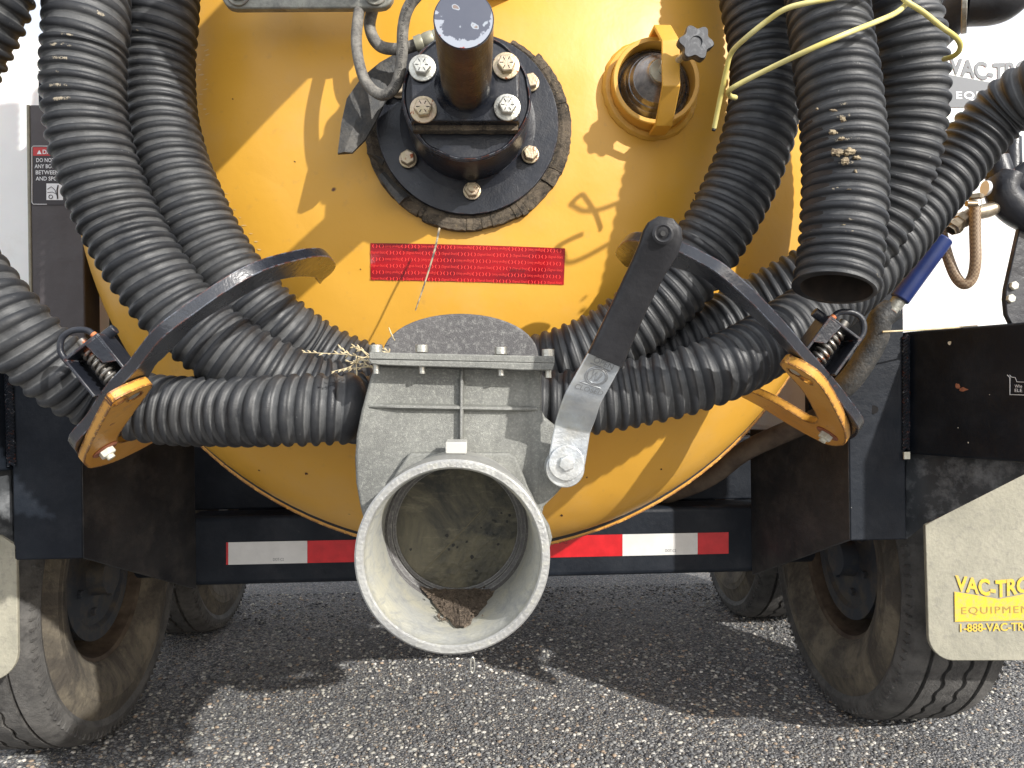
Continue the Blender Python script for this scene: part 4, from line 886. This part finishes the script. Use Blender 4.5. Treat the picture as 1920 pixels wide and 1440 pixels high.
for (x, y, s_) in ((1781, 643, 4), (1816, 830, 1.5), (1856, 740, 1), (1797, 802, 1.2)):
    n = 8; build(MB().add([on_arm(x + math.cos(t) * s_ * random.uniform(.6, 1.2), y + math.sin(t) * s_ * random.uniform(.6, 1.2), .0012) for t in [2 * math.pi * k / n for k in range(n)]], [list(range(n))]), 'white_fleck', M['white_bolt'], fr, ang=0)
build(MB().box(P(1700, 854, 1.493), (.012, .004, .014)), 'white_fleck', M['white_bolt'], fr, ang=0)

# grey plate with danger sticker
pl0, pl1 = P(55, 196, 1.50), P(160, 640, 1.50)
gp = thing('grey_side_plate', 'tall brownish grey steel plate with a danger sticker at the far left', 'plate', (-.83, 1.5, 1.0))
build(MB().box(((pl0.x + pl1.x) / 2, 1.5 + .03, (pl0.z + pl1.z) / 2), (pl1.x - pl0.x, .06, pl0.z - pl1.z)), 'plate', M['plate_grey'], gp, bevel=.003)
build(MB().box((pl0.x - .003, 1.532, (pl0.z + pl1.z) / 2), (.006, .066, pl0.z - pl1.z)), 'edge_strip', M['flap_rubber'], gp, bevel=.002)
SY = 1.4985
def quad(mb, x0, y0, x1, y1, Y): mb.prism([P(x0, y0, Y), P(x1, y0, Y), P(x1, y1, Y), P(x0, y1, Y)], (0, .0003, 0))
mb = MB(); quad(mb, 60, 273, 140, 384, SY); stk = build(mb, 'danger_sticker', M['sticker_black'], gp, ang=0)
mb = MB(); pth = [(140, 274), (62, 274), (60, 277), (60, 380), (63, 383), (88, 383)]; mb.tube([P(x, y, SY - .0004) for x, y in pth], .0007, 6)
for (txt, x0, x1, y) in (('DO NOT', 68, 102, 304), ('ANY BODY', 65, 109, 315.5), ('BETWEEN', 67, 110, 327), ('AND SPOIL', 67, 115, 338.5)):
    v_, f_ = fit_text(txt, x0, x1, 0, 7.5, off=.01); mb.add([P(a, y - b, SY - .0005) for a, b in v_], f_)
build(mb, 'sticker_lettering', M['logo_white'], stk, ang=0)
mb = MB(); quad(mb, 62, 276, 139, 292, SY - .0004); build(mb, 'sticker_header', M['sticker_red'], stk, ang=0)
mb = MB(); v_, f_ = fit_text('DANGER', 80, 124, 0, 8.5, off=.02); mb.add([P(a, 289 - b, SY - .0009) for a, b in v_], f_); mb.add([P(69, 289, SY - .0009), P(78, 289, SY - .0009), P(73.5, 281, SY - .0009)], [(0, 1, 2)])
build(mb, 'header_lettering', M['logo_white'], stk, ang=0)
mb = MB(); quad(mb, 87, 344, 118, 375, SY - .0004); pic = build(mb, 'pictogram', M['logo_white'], stk, ang=0)
mb = MB(); mb.tube([P(x, y, SY - .0008) for x, y in ((89, 355), (96, 350), (103, 356), (107, 368))], .0006, 6); mb.tube([P(x, y, SY - .0008) for x, y in ((109, 347), (107, 356), (108, 373))], .0012, 6); mb.tube([P(95 + 3.5 * math.cos(t), 369 + 3.5 * math.sin(t), SY - .0008) for t in [k * math.pi / 6 for k in range(13)]], .0006, 6)
mb.tube([P(x, y, SY - .0008) for x, y in ((89, 361), (98, 360), (106, 364))], .0005, 6); build(mb, 'pictogram_figure', M['sticker_black'], pic, ang=0)

# ------------------------------------------------------------------ white poly water tanks
def rbox(name, x0, x1, y0, y1, z0_, z1_, r, mat, parent):
    return build(MB().box(((x0 + x1) / 2, (y0 + y1) / 2, (z0_ + z1_) / 2), (x1 - x0, y1 - y0, z1_ - z0_)), name, mat, parent, bevel=r, seg=6)
Yw = 1.78
wl = thing('water_tank', 'plain white plastic water tank on the left side of the trailer, behind the grey plate', 'water tank', (-1.2, Yw, .55), 'white plastic water tanks')
rbox('tank_body', -1.75, P(120, 300, Yw).x, Yw, 3.6, .68, P(40, 55, Yw).z, .05, M['white_poly'], wl)
build(MB().cyl((-1.3, 2.4, P(40, 55, Yw).z), (-1.3, 2.4, P(40, 55, Yw).z + .05), .12), 'lid', M['white_poly'], wl, bevel=.01)
wr = thing('water_tank', 'white plastic water tank with grey lettering on the right side of the trailer', 'water tank', (1.2, Yw, .55), 'white plastic water tanks')
rbox('tank_body', P(1600, 300, Yw).x, 1.75, Yw, 3.6, .66, P(1850, 50, Yw).z, .05, M['white_poly'], wr)
build(MB().cyl((1.3, 2.4, P(1850, 50, Yw).z), (1.3, 2.4, P(1850, 50, Yw).z + .05), .12), 'lid', M['white_poly'], wr, bevel=.01)
def logo(parent, O, ux, uz, s_, mA, mB, off, phone=None):
    # O: left end of the banner's top edge, s_: metres per logo unit (banner width 200)
    W = 178.0
    def tr(a, b, o_=off): return O + ux * (a * s_) + uz * (b * s_) + YA * o_
    dip = lambda x: -16 * (1 - abs(x / (W / 2) - 1))
    mb = MB(); n = 2
    mb.add([tr(0, 0), tr(W / 2, dip(W / 2)), tr(W, 0), tr(W, -58), tr(0, -58)], [(0, 1, 2, 3, 4)])
    bn = build(mb, 'logo_banner', mA, parent, ang=0)
    mb = MB(); v_, f_ = fit_text('VAC-TRON', 2, W - 2, 0, 1, off=.035, res=3)
    vv = []
    for (a, b) in v_:
        k = abs(a / (W / 2) - 1); base = dip(a) + 2; top = 20 + 12 * k; vv.append(tr(a, base + (top - base) * b))
    mb.add(vv, f_); build(mb, 'logo_name', mA, parent, ang=0)
    mb = MB(); v_, f_ = fit_text('EQUIPMENT', 13, W - 12, -46, -30, off=.0 if mB is M['flap_print_dark'] else .025, space=1.2); mb.add([tr(a, b, off + .0006) for a, b in v_], f_); build(mb, 'logo_lettering', mB, bn, ang=0)
    if phone: mb = MB(); v_, f_ = fit_text(phone, 10, W - 8, -78, -62, off=.02); mb.add([tr(a, b) for a, b in v_], f_); build(mb, 'phone_number', mA, parent, ang=0)
Lw = P(1778, 140, Yw - .001)
logo(wr, Lw, Vector((1, 0, 0)), Vector((0, 0, 1)), 1.12 * Yw / FPX * .97, M['logo_grey'], M['logo_white'], .001)
# ------------------------------------------------------------------ mud flaps
def flap(name, corners, Y, lab, txt):
    t = thing(name, lab, 'mud flap', P(*corners[0], Y), 'tan mud flaps')
    build(MB().prism([P(x, y, Y) for x, y in corners], (0, .009, 0)), 'flap', M['flap_rubber'], t, bevel=.0015)
    return t
Yf = 1.50
def arc(cx, cy, r, a0, a1, n=8): return [(cx + r * math.cos(R_(a0 + (a1 - a0) * k / n)), cy + r * math.sin(R_(a0 + (a1 - a0) * k / n))) for k in range(n + 1)]
fR = flap('mud_flap', [(1735, 985), (1925, 875), (2240, 850), (2250, 1238)] + arc(1790, 1190, 49, 95, 178) , Yf, 'tan dusty mud flap with yellow lettering in front of the right tyre', 1)
logo(fR, P(1789, 1109, Yf - .001), (P(1989, 1105, Yf) - P(1789, 1109, Yf)).normalized(), Vector((0, 0, 1)), Yf / FPX * 1.0, M['flap_print'], M['flap_print_dark'], .0012, '1-888-VAC-TRON')
fL = flap('mud_flap', [(31, 1024)] + arc(-22, 1222, 55, 2, 85) + [(-480, 1295), (-480, 960), (0, 1004)], Yf, 'plain tan dusty mud flap in front of the left tyre, at the left edge', 0)

# ------------------------------------------------------------------ wheels
def make_wheel(sgn, loc):
    Rt = .39; hw = .118; off = Vector(loc)
    tr = [(-hw + .004, .335), (-hw - .003, .35), (-hw + .004, .372), (-hw + .016, .3835)]
    for gx in (-.066, -.024, .024, .066):
        tr += [(gx - .005, Rt), (gx - .0045, Rt - .009), (gx + .0045, Rt - .009), (gx + .005, Rt)]
    tr += [(hw - .016, .3835), (hw - .004, .372), (hw + .003, .35), (hw - .004, .335)]
    def mk(mb, name, mat, parent, **k):
        o = build(mb, name, mat, None, **k)
        if parent: o.parent = parent
        return o
    mb = MB().lathe((0, 0, 0), (1, 0, 0), tr, 160)
    for i in range(8, 16):
        for k in range(160): mb.v[i * 160 + k].x += .0035 if (k // 2) % 2 else -.0035
    for k in range(110):
        a = 2 * math.pi * k / 110
        for sg in (-1, 1):
            c = Vector((sg * (hw - .003), math.cos(a) * .366, math.sin(a) * .366)); mb.box(c, (.006, .020, .004), (Vector((1, 0, 0)), Vector((0, math.cos(a), math.sin(a))), Vector((0, -math.sin(a), math.cos(a)))))
    # sipes: thin dark cuts pressed into the ribs
    t = mk(mb, 'wheel', M['tyre_tread'], None, ang=32)
    for sg in (-1, 1):
        mb = MB().lathe((0, 0, 0), (1, 0, 0), [(sg * (hw - .004), .337), (sg * (hw + .004), .315), (sg * (hw + .006), .295), (sg * (hw + .0075), .2935), (sg * (hw + .006), .292), (sg * (hw + .0055), .275), (sg * (hw + .0065), .274), (sg * (hw + .0045), .262), (sg * (hw - .008), .236), (sg * (hw - .016), .215), (sg * (hw - .03), .205)], 96)
        mk(mb, 'sidewall', M['tyre_side'], t, ang=40)
    s = -sgn    # inner side (towards the middle of the trailer)
    mb = MB().lathe((0, 0, 0), (1, 0, 0), [(s * (hw - .025), .213), (s * (hw - .030), .208), (s * (hw - .036), .196), (s * .045, .190), (s * .030, .178), (-s * .06, .176), (-s * (hw - .03), .195), (-s * (hw - .025), .213)], 72)
    mk(mb, 'rim', M['wheel_rust'], t)
    mk(MB().lathe((0, 0, 0), (1, 0, 0), [(-s * .02, .176), (-s * .02, .05), (-s * .06, .045), (-s * .06, 1e-5)], 48), 'hub', M['wheel_steel'], t)
    mb = MB().lathe((0, 0, 0), (1, 0, 0), [(-s * .02, .155), (s * .062, .155), (s * .066, .150), (s * .066, .158), (s * .070, .158), (s * .070, .13), (s * .062, .12), (s * .062, .05), (s * .10, .045), (s * .10, 1e-5)], 64)
    mk(mb, 'brake_drum', M['wheel_steel'], t, ang=30)
    for k in range(6):
        a = 2 * math.pi * k / 6 + .3; mk(MB().hexa((s * .062, math.cos(a) * .088, math.sin(a) * .088), (s, 0, 0), .010, .010), 'drum_bolt', M['wheel_steel'], t)
    t.parent = fr; t.location = off - WLOC[fr.name]
    return t
for sgn, X_ in ((-1, -1.022), (1, 1.022)):
    t = make_wheel(sgn, (X_, 1.965, .388)); t['label'] = 'near %s wheel with a large dusty brown tyre' % ('left' if sgn < 0 else 'right')
    t2 = t.copy(); COL.objects.link(t2); t2.parent = fr; t2.location = Vector((X_, 2.795, .388)) - WLOC[fr.name]; t2['label'] = 'far %s wheel seen under the beam' % ('left' if sgn < 0 else 'right')
    for ch in list(t.children):
        c_ = ch.copy(); COL.objects.link(c_); c_.parent = t2

# ------------------------------------------------------------------ hydraulic hoses
def tubes(name, lab, cat, pts, r, mat, group=None, seg=14):
    pth = spline([P(*p) for p in pts], 10); t = thing(name, lab, cat, pth[0], group)
    o = build(MB().tube(pth, r, seg), 'tube', mat, t, ang=60); return t, pth, o
t, pth, o = tubes('hydraulic_hose', 'thin grey rubber hydraulic hose with printed rating looping down left of the black post', 'hydraulic hose', [(700, -160, 1.13), (686, -40, 1.12), (672, 30, 1.11), (669, 90, 1.10), (684, 150, 1.09), (715, 178, 1.08), (742, 160, 1.07), (753, 110, 1.06), (756, 50, 1.05), (768, 10, 1.04), (800, -30, 1.03), (830, -90, 1.03)], .0078, M['hyd_hose'], 'thin hydraulic hoses')
mb = MB()
v_, f_ = fit_text('EN853 1.SN   255 bar (3700 psi) DN6   6.4mm (0.25 in)', 0, 1, -1, 1)
pp = [P(x, y, Y) for x, y, Y in ((722, 186, 1.073), (738, 174, 1.068), (749, 150, 1.06), (754, 110, 1.052), (756, 60, 1.045), (763, 25, 1.04), (778, 2, 1.035))]
pp = spline(pp, 12); LL = [0]
for a, b in zip(pp[:-1], pp[1:]): LL.append(LL[-1] + (b - a).length)
def along(u):
    s_ = (1 - u) * LL[-1]
    for i in range(len(LL) - 1):
        if LL[i + 1] >= s_ - 1e-9: break
    t = (s_ - LL[i]) / (LL[i + 1] - LL[i]); T = (pp[i + 1] - pp[i]).normalized(); return pp[i].lerp(pp[i + 1], t), T
vv = []
for a, b in v_:
    c, T = along(1 - a); N_ = T.cross(YA).normalized(); vv.append(c - N_ * (b * .0032) + YA * (.0078 + .0008 - .0008 * b * b))
build(mb.add(vv, f_), 'hose_print', M['print_dark'], o, ang=0)
t, pth, o = tubes('hydraulic_hose', 'thin grey hydraulic hose with crimped fitting entering behind the black post', 'hydraulic hose', [(740, -150, 1.14), (715, -40, 1.14), (698, 20, 1.135), (694, 55, 1.13), (712, 86, 1.12), (750, 92, 1.11), (785, 82, 1.105), (830, 66, 1.10)], .0085, M['hyd_hose'], 'thin hydraulic hoses')
a, b = P(779, 84, 1.103), P(832, 65, 1.098); build(MB().lathe(a, b - a, [(0, .008), (0, .0112), (.010, .0118), (.012, .0105), (.016, .0118), (.026, .0118), (.028, .0105), (.034, .0118), (.045, .0118)], 24), 'crimp_fitting', M['zinc_dull'], t)

# ------------------------------------------------------------------ yellow cord
cp = [(1339, 240, 1.05), (1348, 195, 1.035), (1362, 130, 1.01), (1372, 98, .995), (1400, 70, .965), (1440, 38, .945), (1475, 16, .93), (1520, 4, .92), (1570, -6, .92), (1640, -30, .93), (1720, -60, .95), (1790, -50, .96)]
pth = spline([P(*p) for p in cp], 10); t = thing('yellow_cord', 'thin pale yellow cord tied round the hoses at the top right, loose end hanging down', 'cord', pth[0])
build(MB().tube(pth, .0034, 10), 'cord_end', M['cord_yellow'], t, ang=60)
cp = [(1379, 183, 1.0), (1369, 180, .99), (1366, 172, .975), (1375, 164, .965), (1400, 150, .955), (1450, 125, .935), (1520, 92, .905), (1580, 66, .90), (1640, 42, .92), (1680, 24, .94), (1700, 6, .95), (1705, -6, .95), (1700, -14, .95), (1692, -8, .945), (1700, 3, .94), (1730, 22, .945), (1765, 50, .955), (1790, 68, .965), (1800, 82, .975), (1798, 96, .985), (1786, 106, 1.0), (1770, 111, 1.03)]
build(MB().tube(spline([P(*p) for p in cp], 10), .0034, 10), 'cord_loop', M['cord_yellow'], t, ang=60)
build(MB().cyl(P(1339, 240, 1.05), P(1338, 245, 1.05), .0026), 'cord_tip', M['dark'], t)

# ------------------------------------------------------------------ water valve group at right
wv = thing('water_manifold', 'black water manifold with steel elbow, blue sleeved pipe and clamp at the right edge', 'pipe fitting', P(1860, 380, 1.35))
Yq = 1.36
def tb(pts, r, nm, mt, sg=16, par=wv, sm=8): return build(MB().tube(spline([P(*p) for p in pts], sm), r, sg), nm, M[mt], par, ang=45)
tb([(1890, 330, 1.36), (1880, 360, 1.36), (1905, 392, 1.36), (1960, 420, 1.36)], .030, 'manifold_body', 'black_paint')
tb([(1865, 300, 1.37), (1885, 345, 1.36), (1925, 330, 1.35), (1985, 280, 1.34)], .024, 'manifold_arm', 'black_paint')
tb([(1848, 354, Yq), (1890, 350, Yq)], .012, 'elbow', 'black_paint')
build(MB().cyl(P(1846, 353, Yq), P(1852, 353, Yq), .0135), 'white_ring', M['logo_white'], wv)
tb([(1885, 372, Yq), (1858, 392, Yq), (1828, 400, Yq), (1806, 412, Yq)], .0135, 'steel_elbow', 'brass')
a, b = P(1809, 408, Yq), P(1783, 432, Yq); build(MB().lathe(a, b - a, [(0, .0155), (.012, .0155), (.013, .0135), (.02, .0135), (.021, .015), (.03, .015), (.031, .011), (.036, .011)], 6), 'union_nut', M['brass'], wv, ang=30)
build(MB().cyl(P(1770, 446, Yq), P(1686, 562, 1.38), .0175, seg=28), 'blue_sleeve', M['blue_grip'], wv, bevel=.003)
build(MB().cyl(P(1686, 562, 1.38), P(1670, 585, 1.38), .013), 'pipe_stub', M['galvanised'], wv)
tb([(1672, 580, 1.39), (1650, 600, 1.39), (1640, 640, 1.40), (1600, 705, 1.42), (1560, 745, 1.45)], .022, 'black_joint', 'rubber_flap')
build(MB().tube(spline([P(1655, 622, 1.37), P(1750, 617, 1.40), P(1832, 611, 1.43)], 8), .0016, 8), 'thin_rod', M['straw'], wv)
bh = thing('braided_hose', 'short brown braided hose hanging in a U beside the blue sleeved pipe', 'hose', P(1828, 370, 1.35))
build(MB().tube(spline([P(*p) for p in ((1828, 368, 1.34), (1828, 430, 1.34), (1829, 490, 1.34), (1822, 522, 1.345), (1808, 533, 1.35), (1793, 520, 1.36), (1780, 490, 1.37), (1770, 455, 1.38), (1764, 425, 1.39))], 10), .0095, 14), 'hose', M['braid_hose'], bh, ang=60)
build(MB().cyl(P(1828, 388, 1.34), P(1828, 376, 1.34), .0115), 'hose_clamp', M['bolt_steel'], bh, bevel=.0008)
build(MB().cyl(P(1812, 382, 1.325), P(1832, 382, 1.325), .005), 'clamp_screw', M['brass'], bh)
build(MB().hexa(P(1828, 373, 1.34), (0, 0, 1), .014, .008), 'hex_nut', M['brass'], bh)
ep = thing('black_end_plate', 'black rounded steel plate with two white nuts at the right edge', 'plate', P(1920, 520, 1.36))
build(MB().prism([P(x, y, 1.36) for x, y in ((1917, 405), (2060, 380), (2060, 605), (1897, 608), (1888, 590), (1885, 560), (1887, 540))], (0, .012, 0)), 'plate', M['black_paint'], ep, bevel=.002)
for x, y in ((1899, 536), (1893, 560)): bolt(P(x, y, 1.36), YA, .008, .007, M['white_bolt'], ep, washer=0)
tb([(1895, 260, 1.38), (1898, 400, 1.37)], .018, 'black_pipe', 'black_paint')
# pipe and clamp above the right tank
bp_ = thing('black_pipe', 'fat black pipe with grey clamp band above the right water tank', 'pipe', P(1850, 10, 1.3))
build(MB().tube(spline([P(*p) for p in ((1740, 70, 1.5), (1790, 20, 1.46), (1850, -30, 1.42), (1950, -80, 1.38))], 10), .040, 28), 'pipe', M['grip_rubber'], bp_, ang=60)
build(MB().tube(spline([P(*p) for p in ((1815, 10, 1.36), (1870, 5, 1.34), (1905, -20, 1.33), (1960, -60, 1.32))], 10), .036, 28), 'elbow', M['grip_rubber'], bp_, ang=60)
a, b = P(1803, 20, 1.37), P(1814, 18, 1.365); build(MB().cyl(a, b, .040, seg=32), 'clamp_band', M['galvanised'], bp_, bevel=.001)

# drooping dark conduit under the right bracket
cd = thing('drooping_conduit', 'dirty brown drooping conduit behind the right yellow bracket', 'conduit', P(1480, 800, 1.6))
build(MB().tube(spline([P(*p) for p in ((1640, 640, 1.5), (1600, 730, 1.56), (1540, 780, 1.62), (1450, 820, 1.66), (1390, 850, 1.72), (1310, 905, 1.82), (1150, 960, 2.0))], 10), .022, 18), 'conduit', M['wheel_rust'], cd, ang=60)

# ------------------------------------------------------------------ dry grass
def grass(name, lab, stems, mat, r=.0007, par=None, spikes=True):
    t = thing(name, lab, 'dry grass', P(*stems[0][0]))
    for st_ in stems:
        pth = spline([P(*p) for p in st_], 6); mb = MB().tube(pth, [r * (1.1 - .5 * i / len(pth)) for i in range(len(pth))], 6)
        if spikes:
            for i in range(3, len(pth), 2):
                d = (pth[i] - pth[i - 1]).normalized(); s_ = random.choice((-1, 1)); u_ = (d * .8 + Vector((0, random.uniform(-.3, .3), s_ * random.uniform(.2, .6)))).normalized(); l_ = random.uniform(.004, .008)
                mb.tube([pth[i], pth[i] + u_ * l_ * .35, pth[i] + u_ * l_ * .75, pth[i] + u_ * l_], [.0004, .0011, .0009, .0002], 6)
        build(mb, 'stem', mat, t, ang=60)
grass('dry_grass', 'tuft of dry straw coloured grass caught between the hoses and the valve flange', [
    [(692, 671, .985), (665, 667, .99), (640, 664, 1.0), (600, 662, 1.0), (568, 661, 1.0)], [(692, 670, .985), (680, 658, .98), (670, 650, .98)], [(690, 668, .985), (672, 675, .98), (655, 688, .98), (622, 697, .98)],
    [(708, 690, .975), (690, 688, .98), (665, 690, .98), (640, 693, .985)], [(697, 681, .975), (688, 676, .975), (675, 672, .975)], [(692, 665, .985), (675, 655, .99), (660, 650, .99)], [(700, 655, 1.0), (730, 661, 1.0), (715, 652, 1.0)],
    [(668, 667, .98), (668, 680, .98), (669, 696, .98)], [(740, 638, 1.005), (735, 630, 1.0), (731, 621, 1.0)], [(660, 667, .99), (648, 660, .985), (638, 653, .985)], [(700, 690, .975), (684, 683, .975), (648, 677, .98)]], M['straw'])
grass('dry_stalk', 'single thin dark dry stalk hanging below the hub gasket across the red strip', [[(824, 428, 1.145), (816, 465, 1.13), (803, 510, 1.125), (790, 550, 1.12), (779, 582, 1.12)]], M['dark_straw'], r=.0016, spikes=False)

# boom over the door, added out of view to cast the diagonal shade at the upper left of the tank
bm_ = thing('light_blocker', 'added black box boom above the tank door, out of view over the hub', 'blocker', P(950, -160, .9))
a, b = P(835, -95, .84) + Vector((-.085, 0, .10)), P(1190, -420, .84) + Vector((-.085, 0, .10)); dd = (b - a).normalized(); nn = dd.cross(Vector((0, 1, 0))).normalized(); nn = nn if nn.z > 0 else -nn
build(MB().prism([a, b + dd * .5, b + dd * .5 + nn * .19, a + nn * .19], (0, .08, 0)), 'blocker', M['black_paint'], bm_, bevel=.006)
build(MB().prism([b + dd * .42, b + dd * .5, b + dd * .5 + nn * .19, b + dd * .42 + nn * .19], (0, .75, 0)), 'blocker_arm', M['black_paint'], bm_, bevel=.006)
